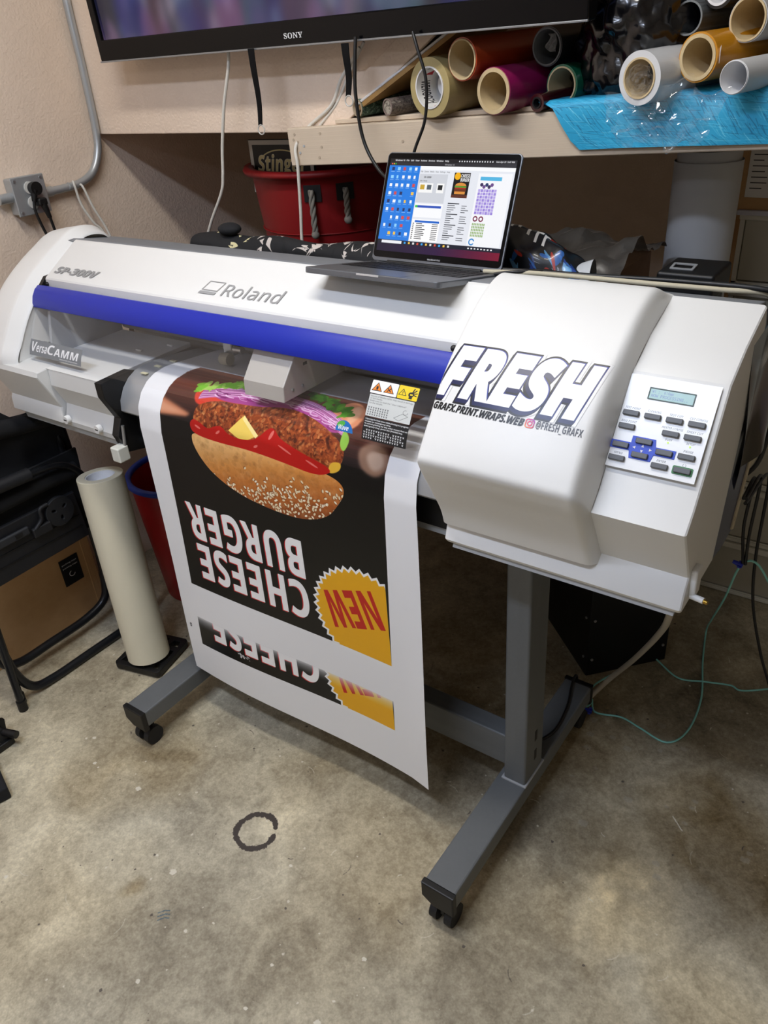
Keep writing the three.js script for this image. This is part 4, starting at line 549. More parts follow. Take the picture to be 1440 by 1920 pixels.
roll('tape_roll', 'thick cream transfer-tape roll with printed core, largest on the shelf', [-0.001, 1.515, -0.47], 0.116, 0.076, 0.32, 0.2, film(0xb3a26e, 0.5), M.paperWhite, { extra: (t) => {
  const tex = ctex(1024, 128, (g, w, h) => { g.fillStyle = '#e9e7e0'; g.fillRect(0, 0, w, h); for (let i = 0; i < 3; i++) { fitText(g, 'NEKOOSA', 40 + i * 340, 30, 220, 60, SANS, { fill: '#3c3a3a' }); g.fillStyle = '#b8262c'; g.beginPath(); g.moveTo(280 + i * 340, 95); g.lineTo(330 + i * 340, 95); g.lineTo(320 + i * 340, 35); g.closePath(); g.fill(); } });
  obj('core_print', new THREE.CylinderGeometry(0.0378, 0.0378, 0.06, 48, 1, true).rotateX(Math.PI / 2).translate(0, 0, -0.03), mat(0xffffff, 0.7, 0, { map: tex }), t);
  obj('core_plug', rod([0, 0, -0.07], [0, 0, -0.052], 0.026, 0.024, 28), M.paperWhite, t);
} });
roll('vinyl_roll', 'orange vinyl roll with grey hollow core below the television', [0.087, 1.5643, -0.46], 0.079, 0.068, 0.42, 0.2, film(0xae3c14), M.core);
roll('vinyl_roll', 'magenta vinyl roll with cream core ring at the shelf edge', [0.157, 1.504, -0.465], 0.088, 0.070, 0.45, 0.2, film(0x8c1254), M.core, { wall: 0.0075 });
roll('vinyl_roll', 'dark grey vinyl roll with paper stuffed in its core', [0.228, 1.575, -0.56], 0.072, 0.062, 0.4, 0.15, film(0x2b2e30), mat(0x8a8d8f, 0.6), { extra: (t) => obj('stuffed_paper', sheet(Array.from({ length: 8 }, (_, j) => Array.from({ length: 6 }, (_, i) => V(-0.004 + i * 0.004 + 0.003 * Math.sin(j), 0.022 - j * 0.0045, -0.01 - 0.006 * Math.sin(i * 2 + j)))), 0.0006), mat(0x9a9c9c, 0.7), t) });
roll('vinyl_roll', 'green vinyl roll with black hollow core beside the black bag', [0.275, 1.506, -0.535], 0.075, 0.062, 0.4, 0.2, film(0x10684a), M.core);
roll('vinyl_roll', 'dark red foil roll lying beside the green roll', [0.238, 1.478, -0.50], 0.034, 0.016, 0.3, 0.2, film(0x3a0c14, 0.2), M.black);
roll('vinyl_roll', 'mustard yellow vinyl roll with thick tan core', [0.55, 1.543, -0.50], 0.080, 0.062, 0.5, 0.34, film(0xc8881a), M.core, { wall: 0.006, extra: (t) => obj('paper_tab', extrudeZ([[0, 0], [0.022, 0.006], [0.014, -0.022]], 0, 0.0006).rotateY(-0.9).translate(0.036, 0.012, -0.012), M.paperWhite, t) });
roll('vinyl_roll', 'white film roll with crinkled clear plastic in its brown core', [0.459, 1.516, -0.465], 0.090, 0.062, 0.42, 0.28, film(0xd6d8da, 0.3), M.core, { wall: 0.003 });
roll('vinyl_roll', 'white vinyl roll with wide brown core at the top right corner', [0.617, 1.596, -0.54], 0.072, 0.062, 0.5, 0.3, film(0xbfc0c0, 0.4), M.core);
roll('paper_tube', 'small tube of curled white sheet under the yellow roll', [0.625, 1.511, -0.468], 0.054, 0.050, 0.3, 0.3, mat(0xcfd0d0, 0.4), M.paperWhite, { wall: 0.0008 });
roll('vinyl_roll', 'loosely rolled translucent grey film behind the black bag', [0.507, 1.605, -0.56], 0.056, 0.050, 0.35, 0.2, mat(0x9a9ea0, 0.25, 0, { transmission: 0.35, thickness: 0 }), mat(0x7f8486, 0.3));
roll('vinyl_roll', 'black vinyl roll with white core at the top edge of the photo', [0.556, 1.645, -0.56], 0.06, 0.042, 0.4, 0.3, film(0x141416), M.paperWhite, { wall: 0.004 });
roll('vinyl_roll', 'blue vinyl roll behind the grey film at the top edge', [0.470, 1.674, -0.60], 0.070, 0.05, 0.4, 0.3, film(0x1e3fa0), M.core);
roll('vinyl_roll', 'black vinyl roll lying below the top right roll', [0.70, 1.53, -0.56], 0.08, 0.06, 0.4, 0.3, film(0x1c1c1e), M.core);
const camo = (a, b, c, seed) => ctex(256, 256, (g, w, h) => { g.fillStyle = a; g.fillRect(0, 0, w, h); const r = rng(seed); for (let i = 0; i < 260; i++) { g.strokeStyle = i % 2 ? b : c; g.lineWidth = 2 + 6 * r(); const x = w * r(), y = h * r(); g.beginPath(); g.moveTo(x, y); g.quadraticCurveTo(x + 20 * (r() - 0.5), y + 20, x + 36 * (r() - 0.5), y + 36 * (r() - 0.5)); g.stroke(); } }, [14, 14]);
roll('patterned_tube', 'green camouflage-patterned tube at the left end of the shelf', [-0.218, 1.478, -0.495], 0.0375, 0.031, 0.34, 0.30, mat(0xffffff, 0.6, 0, { map: camo('#3f5c4c', '#20302a', '#7d9484', 4) }), mat(0xb7a68c, 0.8));
roll('patterned_tube', 'grey camouflage-patterned tube beside the big tape roll', [-0.128, 1.479, -0.49], 0.034, 0.029, 0.34, 0.32, mat(0xffffff, 0.6, 0, { map: camo('#b3aa9a', '#55504a', '#80786c', 8) }), mat(0x8a7a72, 0.8));
{ const s = rrect(0.42, 0.30, 0.03); const t = thing('laminate_board', 'white-faced laminate board with rounded corner leaning above the tubes', 'board', [-0.055, 1.575, -0.66]); t.rotation.set(0, 0.12, 0.5); obj('board_core', extrudeZ(s, -0.15, 0.15, 0.002).rotateX(-Math.PI / 2).scale(1, 0.03, 1), mat(0xb38c54, 0.7), t); obj('white_face', box(0.41, 0.006, 0.296, 0, 0.0085, 0, 0.002), M.paperWhite, t); }
// turquoise mat over the shelf edge
{
  const tex = ctex(1024, 512, (g, w, h) => { g.fillStyle = '#2aa9d8'; g.fillRect(0, 0, w, h); const r = rng(14); for (let i = 0; i < 2600; i++) { const v = r(); g.strokeStyle = v < 0.45 ? 'rgba(14,104,150,0.6)' : v < 0.9 ? 'rgba(90,200,236,0.55)' : 'rgba(150,228,250,0.55)'; g.lineWidth = 1 + 1.8 * r(); const x = w * r(), y = h * r(), l = 20 + 50 * r(), a = (r() < 0.5 ? 0.2 : 1.35) + 0.25 * (r() - 0.5); g.beginPath(); g.moveTo(x, y); g.lineTo(x + l * Math.cos(a), y + l * Math.sin(a)); g.stroke(); } });
  const rows = [], nu = 40, prof = [[0.107, -0.30], [0.108, -0.05], [0.107, -0.006], [0.102, 0.005], [0.092, 0.009], [0.06, 0.010], [0.03, 0.0095], [0.012, 0.009]];
  prof.forEach(([y, z], j) => { const k = Math.max(0, j - 2) / 5; rows.push(Array.from({ length: nu + 1 }, (_, i) => { const u = i / nu, x0 = 0.655 + 0.095 * k - (j < 2 ? 0.02 * (2 - j) : 0), x = lerp(x0, 1.45, u); return shelfP(x, y + 0.002 * Math.sin(x * 9), z + 0.0025 * Math.sin(x * 14 + j)); })); });
  tag(obj('fabric_mat', sheet(rows, 0.003), mat(0xffffff, 0.6, 0, { map: tex })), 'turquoise woven-pattern sheet draped over the shelf board', 'mat');
}
// crumpled clear film over the mat and the white roll
{
  const rows = [], nu = 44, nv = 34, r = (a, b) => N1(a * 6 + 3, b * 5 + 1) - 0.5, r2 = (a, b) => N2(a * 19, b * 15 + 4) - 0.5;
  for (let j = 0; j <= nv; j++) { const v = j / nv, row = []; for (let i = 0; i <= nu; i++) { const u = i / nu, x = lerp(0.395 + 0.03 * v, 0.625 - 0.035 * v, u) + 0.03 * r(u + 3, v) * v, y = lerp(1.492, 1.405, v) + 0.026 * r(u, v + 5) + (u > 0.45 && u < 0.7 ? 0.02 * (1 - v) : 0), z = -0.438 + 0.022 * r(u, v) + 0.014 * r2(u, v) - 0.03 * (1 - v) ** 2 - 0.035 * (x - 0.4); row.push(V(x, y, z)); } rows.push(row); }
  tag(obj('plastic_wrap', toCreasedNormals(loft(rows), 0.35), mat(0xffffff, 0.06, 0, { transmission: 0.96, thickness: 0, ior: 1.5 })), 'crumpled clear plastic film draped over the turquoise sheet', 'plastic film');
  const rows2 = []; for (let j = 0; j <= 18; j++) rows2.push(Array.from({ length: 19 }, (_, i) => { const a = i / 18 * 6.283, q = 0.004 + 0.026 * (j / 18); return V(0.459 + q * Math.cos(a) + 0.006 * r(j, i), 1.512 + q * Math.sin(a) + 0.006 * r2(i, j), -0.462 - 0.012 + 0.022 * r2(j * 0.3, i * 0.4)); }));
  tag(obj('plastic_wrap', toCreasedNormals(loft(rows2), 0.3), mat(0xffffff, 0.05, 0, { transmission: 0.95, thickness: 0, ior: 1.5 })), 'wad of clear plastic stuffed in the white film roll', 'plastic film');
}
// black plastic bag
{
  const rows = [], nu = 64, nv = 48;
  for (let j = 0; j <= nv; j++) { const v = j / nv, row = []; for (let i = 0; i <= nu; i++) { const a = i / nu * 6.2832, th = v * Math.PI; const dirx = Math.sin(th) * Math.cos(a), diry = Math.cos(th), dirz = Math.sin(th) * Math.sin(a); const n = (N1(dirx * 2.4 + 9, diry * 2.4 + dirz * 1.7 + 4) - 0.5) * 0.5 + (N2(dirx * 9 + 3, diry * 9 + dirz * 8) - 0.5) * 0.42 + Math.abs(N2(dirx * 5 + dirz * 3 + 20, diry * 5) - 0.5) * 0.35; const k = 1 + n * 0.55; row.push(V(0.395 + 0.115 * dirx * k + 0.03 * diry, Math.max(1.473, 1.60 + 0.155 * diry * k), -0.615 + 0.10 * dirz * k)); } rows.push(row); }
  for (const row of rows) row[nu] = row[0].clone();
  { const pg = loft(rows); pg.deleteAttribute('uv'); pg.deleteAttribute('normal'); const mg = mergeVertices(pg, 1e-5); mg.computeVertexNormals(); rows.geo = mg; }
  tag(obj('plastic_bag', rows.geo, mat(0x06060a, 0.22, 0, { clearcoat: 0.5, clearcoatRoughness: 0.1 })), 'shiny black plastic bag stuffed between the vinyl rolls', 'bag');
}

// ---------------------------------------------------------------- bench and things behind the printer
{
  const t = thing('work_bench', 'dark wooden bench behind the printer in the stair recess', 'bench');
  obj('bench_top', span(-0.95, 0.70, 0.90, 0.93, -1.10, -0.25, 0.004), mat(0x3b2f28, 0.8), t);
  for (const [x, z] of [[-0.9, -0.75], [0.1, -0.95], [-0.9, -1.05], [0.1, -1.05]]) obj('leg', span(x - 0.025, x + 0.025, 0, 0.90, z - 0.025, z + 0.025, 0.003), mat(0x2a2420, 0.8), t);
  const boxy = (n, lab, a, m = M.cardDark) => { const q = thing(n, lab, 'box', [(a[0] + a[1]) / 2, a[2], (a[4] + a[5]) / 2]); obj('carton', box(a[1] - a[0], a[3] - a[2], a[5] - a[4], 0, (a[3] - a[2]) / 2, 0, 0.002), m, q); obj('tape_strip', box(0.05, 0.0006, a[5] - a[4], 0, a[3] - a[2] + 0.0003, 0), mat(0x9c7a4c, 0.3), q); return q; };
  boxy('cardboard_box', 'low brown carton under the black and white fabric roll', [-0.66, 0.02, 0.93, 1.145, -0.40, -0.26]);
  boxy('cardboard_box', 'brown carton under the plastic sheeting behind the printer', [0.06, 0.44, 0.93, 1.155, -0.70, -0.28]);
  // fabric roll
  const tex = ctex(1024, 256, (g, w, h) => { g.fillStyle = '#16171a'; g.fillRect(0, 0, w, h); const r = rng(21); for (let i = 0; i < 90; i++) { const x = w * (0.05 + 0.95 * r()), y = h * r(); g.fillStyle = x < w * 0.3 ? '#d9cfa0' : '#cfc6be'; const q = x < w * 0.3 ? 0.7 : 1.5; g.beginPath(); g.moveTo(x, y); for (let k = 0; k < 5; k++) g.quadraticCurveTo(x + q * 60 * (r() - 0.3), y + q * 50 * (r() - 0.5), x + q * 70 * (r() - 0.4), y + q * 44 * (r() - 0.5)); g.fill(); } for (let i = 0; i < 60; i++) { g.fillStyle = '#101114'; g.beginPath(); g.ellipse(w * r(), h * r(), 6 + 30 * r(), 4 + 9 * r(), r() * 3, 0, 7); g.fill(); } }, [1, 1]);
  const rows = []; for (let j = 0; j <= 20; j++) rows.push(Array.from({ length: 49 }, (_, i) => { const u = i / 48, a = j / 20 * 6.2832, q = 0.034 + 0.004 * Math.sin(u * 17) + 0.003 * Math.sin(a * 3 + u * 9); return V(lerp(-0.64, 0.0, u), 1.178 + q * Math.sin(a) * 0.95 + 0.006 * u, -0.315 + q * Math.cos(a)); }));
  tag(obj('fabric_roll', loft(rows), mat(0xffffff, 0.8, 0, { map: tex })), 'black and white patterned fabric roll lying behind the printer', 'fabric');
  const capLump = new THREE.SphereGeometry(0.026, 20, 12).scale(1.3, 0.6, 1).translate(-0.52, 1.215, -0.315); tag(obj('cloth_bundle', capLump.translate(0, 0.01, 0), M.blackSoft), 'small black cloth bundle on the fabric roll', 'cloth');
  // red tub
  const tub = thing('red_tub', 'large red plastic tub with white rope handles under the stairs', 'tub', [-0.62, 0.93, -0.86]); const red = mat(0x8c1014, 0.5);
  obj('tub_wall', new THREE.LatheGeometry([[0.0, 0.004], [0.19, 0.004], [0.195, 0.01], [0.225, 0.26], [0.232, 0.33], [0.236, 0.365], [0.258, 0.366], [0.262, 0.376], [0.256, 0.386], [0.232, 0.384], [0.222, 0.33], [0.186, 0.014], [0, 0.012]].map((p) => new THREE.Vector2(...p)), 56), red, tub);
  obj('tub_band', new THREE.TorusGeometry(0.2215, 0.0022, 6, 56).rotateX(Math.PI / 2).translate(0, 0.21, 0), red, tub);
  const ropeM = mat(0x8f8a80, 0.9); for (const [a, L] of [[1.12, 0.12], [0.72, 0.085]]) { const g = []; for (let k = 0; k < 3; k++) g.push(tube(Array.from({ length: 16 }, (_, i) => { const s = i / 15, ph = s * 9 + k * 2.094; return [0.246 * Math.cos(a) + 0.0045 * Math.cos(ph), 0.335 - L * s, 0.246 * Math.sin(a) + 0.0045 * Math.sin(ph)]; }), 0.005, 40, 6)); g.push(new THREE.SphereGeometry(0.012, 12, 8).translate(0.246 * Math.cos(a), 0.335 - L, 0.246 * Math.sin(a))); obj('rope_handle', g, ropeM, tub); obj('rope_hole', box(0.05, 0.045, 0.006).rotateY(Math.PI / 2 - a).translate(0.231 * Math.cos(a), 0.325, 0.231 * Math.sin(a)), M.black, tub); }
  const st = ctex(512, 300, (g, w, h) => { g.fillStyle = '#c9c7c0'; g.fillRect(0, 0, w, h); g.fillStyle = '#101010'; g.fillRect(26, 26, w - 52, h - 52); fitText(g, 'Stinger', 60, 80, 390, 130, SANS, { skew: 0.2, fill: '#d8cc94', stroke: '#e8e6dc', lw: 5 }); g.strokeStyle = '#d8cc94'; g.lineWidth = 8; g.beginPath(); g.ellipse(256, 150, 190, 95, 0, 3.4, 5.9); g.stroke(); });
  const sg = thing('sign_board', 'black framed sign with script lettering standing in the red tub', 'sign', [-0.70, 1.235, -0.74], 0.06); obj('sign_panel', box(0.24, 0.15, 0.008, 0, 0.075, 0, 0.001), M.black, sg); obj('sign_print', new THREE.PlaneGeometry(0.236, 0.146).translate(0, 0.075, 0.0045), mat(0xffffff, 0.5, 0, { map: st }), sg);
  // patterned bag and grey cushion
  const bt = ctex(512, 512, (g, w, h) => { g.fillStyle = '#0e1016'; g.fillRect(0, 0, w, h); const r = rng(61); g.fillStyle = '#8f1a1c'; g.fillRect(0, h * 0.22, w * 0.6, h * 0.2); for (let i = 0; i < 40; i++) { g.fillStyle = ['#2f6fc0', '#6fb0e4', '#1a3a8c', '#0b0d14', '#c8301e'][r() * 5 | 0]; g.globalAlpha = 0.85; g.beginPath(); g.ellipse(w * (0.3 + 0.7 * r()), h * (0.66 + 0.34 * r()), 8 + 40 * r(), 4 + 12 * r(), 2 * r(), 0, 7); g.fill(); } g.globalAlpha = 1; g.fillStyle = '#eceae6'; for (let i = 0; i < 9; i++) { const x = 60 + i * 36, y = 270 + 16 * Math.sin(i); g.save(); g.translate(x, y); g.rotate(0.5 * (r() - 0.5)); g.fillRect(-14, -34, 12, 66); g.fillRect(-14, -34, 30, 13); g.restore(); } g.fillStyle = '#cc2a20'; g.fillRect(360, 240, 70, 30); });
  const rows3 = []; for (let j = 0; j <= 26; j++) rows3.push(Array.from({ length: 33 }, (_, i) => { const u = i / 32, v = j / 26, a = (v - 0.1) * Math.PI * 1.15, q = Math.pow(Math.sin(Math.PI * Math.min(0.999, 0.06 + u * 0.93)), 0.45), hgt = lerp(0.128, 0.075, u) * (0.35 + 0.65 * q) + 0.022 * (N1(u * 6, v * 6) - 0.5) + 0.012 * (N2(u * 11, v * 9) - 0.5); return V(0.18 + 0.255 * u + 0.006 * Math.sin(v * 9), 1.158 + hgt * Math.max(0, Math.sin(a)) + 0.004, -0.335 - 0.055 * Math.cos(a) * (0.4 + 0.6 * q) + 0.012 * (N2(u * 8, v * 7) - 0.5)); }));
  tag(obj('printed_bag', loft(rows3), mat(0xffffff, 0.35, 0, { map: bt, clearcoat: 0.3 })), 'black and blue printed fabric bag with white lettering behind the laptop', 'bag');
  { const rr = []; for (let j = 0; j <= 14; j++) rr.push(Array.from({ length: 15 }, (_, i) => { const u = i / 14, v = j / 14; return V(lerp(0.375, 0.44, u) + 0.012 * v * u, 1.158 + 0.05 * Math.sqrt(Math.max(0, 1 - (2 * v - 1) ** 2)) * (0.7 + 0.5 * u), lerp(-0.37, -0.295, v) - 0.004); })); tag(obj('grey_pouch', loft(rr), mat(0xbfc3c6, 0.4)), 'small grey padded pouch at the end of the printed bag', 'pouch'); }
  // translucent sheeting
  { const rr = []; for (let j = 0; j <= 30; j++) rr.push(Array.from({ length: 41 }, (_, i) => { const u = i / 40, v = j / 30; return V(lerp(0.06, 0.47, u), 1.157 + (0.06 * Math.sin(Math.PI * v) ** 0.7) * (0.55 + 0.9 * (N1(u * 5 + 2, v * 3) - 0.2)) + 0.02 * (N2(u * 14, v * 12) - 0.5), lerp(-0.70, -0.42, v) + 0.03 * (N1(v * 4, u * 5) - 0.5)); })); tag(obj('plastic_sheeting', toCreasedNormals(loft(rr), 0.5), mat(0x77736e, 0.3, 0, { transmission: 0.75, thickness: 0 })), 'crumpled translucent plastic sheeting on the carton behind the printer', 'plastic sheet'); }
  // tall white roll
  const wr = thing('paper_roll', 'tall pale grey rolled sheet standing upright under the shelf', 'paper roll', [0.505, 0.931, -0.83]); const spiral = []; for (const y of [0, 0.40]) { spiral.push(Array.from({ length: 90 }, (_, i) => { const t = i / 89, a = -1.2 + t * 15, q = 0.076 - 0.012 * t; const lift = y && t > 0.36 ? 0.022 * Math.min(1, (t - 0.36) * 12) : 0; return V(q * Math.cos(a), y + lift, q * Math.sin(a)); })); } obj('rolled_sheet', loft(spiral.reverse()), mat(0xb9bcbe, 0.5), wr);
  // black device
  const dv = thing('card_machine', 'black desktop device with small grey framed screen behind the printer', 'device', [0.62, 0, -0.40]); obj('housing', box(0.105, 0.05, 0.12, 0, 1.180, 0, 0.006), M.black, dv); obj('screen_frame', extrudeZ(rrect(0.044, 0.03, 0.003), 0, 0.003, 0.0005, [rrect(0.034, 0.02, 0.002)]).rotateX(-1.45).translate(-0.015, 1.206, 0.02), mat(0x9a9da0, 0.4, 0.3), dv); obj('device_column', box(0.09, 0.235, 0.1, 0, 1.045, 0, 0.004), M.black, dv);
  // plastic drawers
  const clearD = mat(0xe8e4d4, 0.4, 0, { transmission: 0.45, thickness: 0 }), whiteD = mat(0xd9d6c8, 0.5); const goods = [mat(0xc9b25a, 0.8), mat(0xd8d4c8, 0.8), mat(0x8c8a84, 0.8)];
  const dr = rng(40); for (let k = 0; k < 6; k++) { const lab = ['bottom', 'second', 'third', 'fourth', 'fifth', 'top'][k]; const d = thing('plastic_storage_box', `translucent plastic drawer box with white rim, ${lab} of the stack by the wall`, 'drawer', [0.83, k * 0.195, -1.28], 0, 'stacked plastic drawers'); obj('drawer_shell', [box(0.60, 0.012, 0.34, 0, 0.012, 0), box(0.60, 0.014, 0.34, 0, 0.186, 0, 0.003), box(0.012, 0.18, 0.34, -0.294, 0.097, 0), box(0.012, 0.18, 0.34, 0.294, 0.097, 0), box(0.6, 0.18, 0.01, 0, 0.097, -0.165)], whiteD, d); obj('front_panel', box(0.57, 0.155, 0.004, 0, 0.1, 0.168, 0.001), clearD, d); obj('rim', [box(0.60, 0.018, 0.03, 0, 0.186, 0.17, 0.004), box(0.60, 0.012, 0.02, 0, 0.008, 0.165, 0.003)], whiteD, d); for (let i = 0; i < 5; i++) obj('stored_item', box(0.08, 0.05 + 0.05 * dr(), 0.1, -0.22 + i * 0.11, 0.05 + 0.03 * dr(), 0.07, 0.008), goods[(i + k) % 3], d); }
  const cb = thing('cardboard_box', 'brown cardboard box with white shipping label on the drawers', 'box', [0.86, 1.172, -1.25]); obj('carton', box(0.74, 0.19, 0.36, 0, 0.105, 0, 0.003), M.card, cb); obj('shipping_label', new THREE.PlaneGeometry(0.11, 0.11).translate(-0.265, 0.095, 0.1812), mat(0xffffff, 0.6, 0, { map: ctex(256, 256, (g, w, h) => { g.fillStyle = '#e4e2de'; g.fillRect(0, 0, w, h); g.fillStyle = '#3a3a3a'; const r = rng(2); for (let i = 0; i < 14; i++) g.fillRect(20 + 110 * (i % 2), 24 + i * 15, 40 + 60 * r(), 5); for (let i = 0; i < 26; i++) g.fillRect(200, 20 + i * 8, 34, 2 + 4 * r()); }) }), cb); obj('paper_pad', box(0.62, 0.012, 0.34, -0.02, 0.0045, 0.02, 0.002), mat(0xc6c6d0, 0.6), cb);
}
{ const t = thing('cardboard_sheet', 'tall brown cardboard sheet leaning against the back wall of the recess', 'cardboard', [0.42, 0, -1.75]); t.rotation.x = -0.12; obj('sheet', box(0.42, 1.7, 0.006, 0, 0.85, 0, 0.002), M.card, t); for (const x of [-0.14, 0.14]) obj('crease', box(0.004, 1.69, 0.0012, x, 0.85, 0.0034), M.cardDark, t); }
// hoses along the back of the printer
cord('ink_hose', [[0.30, 1.224, -0.165], [0.40, 1.226, -0.178], [0.50, 1.225, -0.185], [0.62, 1.224, -0.19], [0.72, 1.222, -0.20], [0.79, 1.214, -0.222], [0.815, 1.16, -0.27], [0.808, 1.0, -0.33], [0.79, 0.86, -0.36], [0.76, 0.80, -0.36]], 0.0042, mat(0xc2baa2, 0.7), 'off-white cable lying along the rear edge of the printer');
cord('ink_hose', [[0.26, 1.222, -0.186], [0.40, 1.225, -0.192], [0.52, 1.226, -0.197], [0.66, 1.228, -0.205], [0.80, 1.222, -0.215], [0.825, 1.18, -0.25], [0.818, 1.05, -0.32], [0.80, 0.86, -0.375], [0.77, 0.80, -0.37]], 0.0045, blackCord, 'black cable lying along the rear edge of the printer');
cord('charger_lead', [[0.325, 1.222, -0.16], [0.345, 1.226, -0.163], [0.37, 1.228, -0.17], [0.42, 1.226, -0.20], [0.45, 1.2, -0.23]], 0.003, blackCord, 'black charging lead plugged into the side of the laptop');

// ---------------------------------------------------------------- floor at the left: tape roll, rack, chair, box
{
  const rk = thing('plastic_rack', 'small square black plastic grid rack under the masking roll', 'rack', [-0.74, 0, 0.093], 0.24); const holes = []; for (const [a, b] of [[0.052, 0.052], [-0.052, 0.052], [0.052, -0.052], [-0.052, -0.052]]) holes.push([[a - 0.017, b - 0.012], [a + 0.017, b - 0.012], [a + 0.011, b + 0.012], [a - 0.011, b + 0.012]]); for (const [a, b, w, h] of [[0, 0.058, 0.02, 0.01], [0, -0.058, 0.02, 0.01], [0.058, 0, 0.01, 0.02], [-0.058, 0, 0.01, 0.02]]) holes.push([[a - w, b - h], [a + w, b - h], [a + w, b + h], [a - w, b + h]]);
  obj('rack_grid', extrudeZ(rrect(0.165, 0.165, 0.014), 0.006, 0.026, 0.002, holes).rotateX(-Math.PI / 2), M.black, rk); for (const a of [-1, 1]) for (const b of [-1, 1]) obj('rack_foot', rod([a * 0.065, 0, b * 0.065], [a * 0.065, 0.007, b * 0.065], 0.01), M.black, rk);
  const mr = thing('masking_roll', 'tall cream roll of masking film standing on the black plastic rack', 'masking roll', [-0.728, 0.0265, 0.112]); mr.quaternion.setFromUnitVectors(V(0, 1, 0), V(-0.052, 0.6, -0.038).normalize());
  const ann = (ro, ri, h) => { const s = new THREE.Shape(); s.absarc(0, 0, ro, 0, Math.PI * 2); const q = new THREE.Path(); q.absarc(0, 0, ri, 0, Math.PI * 2); s.holes.push(q); return new THREE.ExtrudeGeometry(s, { depth: h, bevelEnabled: true, bevelSize: 0.001, bevelThickness: 0.001, bevelOffset: -0.001, bevelSegments: 1, curveSegments: 56 }).translate(0, 0, 0.001).rotateX(-Math.PI / 2).translate(0, 0.006, 0); };
  obj('wound_film', ann(0.0635, 0.0405, 0.60), mat(0xe6dfc6, 0.55), mr); obj('core', ann(0.041, 0.037, 0.598), M.paperWhite, mr); obj('core_fill', rod([0, 0.005, 0], [0, 0.585, 0], 0.037), M.paperWhite, mr);
}
{
  const t = thing('folding_chair', 'folded black camping chair with side table leaning by the left wall', 'chair'); const tb = mat(0x26282c, 0.28, 0.5), fab = mat(0x0f1013, 0.9), pl = mat(0x15161a, 0.6);
  obj('frame_tube', tube([[-0.92, 0.50, 0.46], [-0.92, 0.214, 0.439], [-0.92, 0.10, 0.425], [-0.92, 0.03, 0.39], [-0.92, 0.014, 0.32], [-0.92, 0.013, 0.2], [-0.92, 0.013, 0.05], [-0.925, 0.02, -0.03], [-0.93, 0.09, -0.06], [-0.94, 0.4, -0.06]], 0.0135, 110, 12), tb, t);
  obj('frame_tube', tube([[-1.02, 0.30, 0.44], [-1.02, 0.11, 0.42], [-1.02, 0.06, 0.37], [-1.02, 0.057, 0.25], [-1.02, 0.060, 0.12], [-1.02, 0.09, 0.04], [-1.02, 0.17, 0.018], [-1.01, 0.3, 0.016], [-1.0, 0.6, 0.02], [-0.99, 0.76, 0.03]], 0.0135, 110, 12), tb, t);
  obj('frame_tube', tube([[-0.915, 0.672, 0.40], [-0.915, 0.664, 0.28], [-0.915, 0.659, 0.196], [-0.915, 0.648, 0.118], [-0.92, 0.618, 0.07], [-0.93, 0.555, 0.032], [-0.94, 0.427, 0.0], [-0.95, 0.25, 0.0], [-0.96, 0.09, 0.02]], 0.010, 90, 12), tb, t);
  obj('arm_pad', tube([[-0.915, 0.670, 0.40], [-0.915, 0.664, 0.30], [-0.915, 0.659, 0.20]], 0.019, 30, 14), pl, t);
  for (const [x, z] of [[-0.895, 0.452], [-0.925, 0.438]]) { obj('leg', rod([x, 0.50, z - 0.02], [x, 0.01, z], 0.0105), tb, t); obj('leg_tip', rod([x, 0.035, z - 0.001], [x, 0.0, z], 0.0135), M.black, t); }
  for (const [z, x] of [[0.046, -0.985], [0.018, -1.005]]) obj('frame_tube', rod([x, 0.80, z + 0.005], [x, 0.06, z - 0.02], 0.0095), tb, t);
  for (const [y, z] of [[0.55, 0.03], [0.52, 0.04], [0.18, 0.03], [0.14, 0.025], [0.11, 0.035]]) obj('rivet', rod([-0.983, y, z - 0.004], [-0.974, y, z - 0.004], 0.003), M.steel, t);
  const cloth = (y0, y1, z0, z1, x, amp, ph) => { const rr = []; for (let j = 0; j <= 22; j++) rr.push(Array.from({ length: 25 }, (_, i) => { const u = i / 24, v = j / 22; return V(x + amp * Math.sin(v * 5 + ph + u * 2) + 0.5 * amp * (N1(u * 5 + ph, v * 5) - 0.5) * 2, lerp(y1(u), y0(u), v), lerp(z0, z1, u)); })); return sheet(rr, 0.008); };
  obj('fabric_panel', cloth((u) => 0.60 + 0.02 * u, (u) => 0.80 + 0.13 * sstep(0.28, 0.6, u), 0.035, 0.46, -0.985, 0.014, 0.3), fab, t);
  obj('fabric_panel', cloth(() => 0.40, () => 0.66, 0.03, 0.46, -0.955, 0.008, 1.4), fab, t);
  obj('fabric_fold', tube([[-0.972, 0.765, 0.06], [-0.968, 0.785, 0.2], [-0.96, 0.84, 0.44]], 0.027, 30, 12), fab, t);
  obj('fabric_fold', tube([[-0.945, 0.60, 0.05], [-0.945, 0.605, 0.2], [-0.945, 0.60, 0.44]], 0.026, 30, 12), fab, t);
  obj('side_table', extrudeX([[0.545, 0.085], [0.548, 0.44], [0.385, 0.47], [0.392, 0.075]], -0.936, -0.922, 0.003), pl, t);
  for (const y of [0.435, 0.47]) obj('table_ridge', box(0.002, 0.003, 0.36, -0.9205, y, 0.27), M.black, t);
  const disc = new THREE.Shape(); disc.absarc(0, 0, 0.043, 0, Math.PI * 2); for (let k = 0; k < 3; k++) { const h = new THREE.Path(); h.absellipse(0.02 * Math.cos(k * 2.094 + 0.6), 0.02 * Math.sin(k * 2.094 + 0.6), 0.009, 0.006, 0, Math.PI * 2, false, k * 2.094 + 0.6); disc.holes.push(h); }
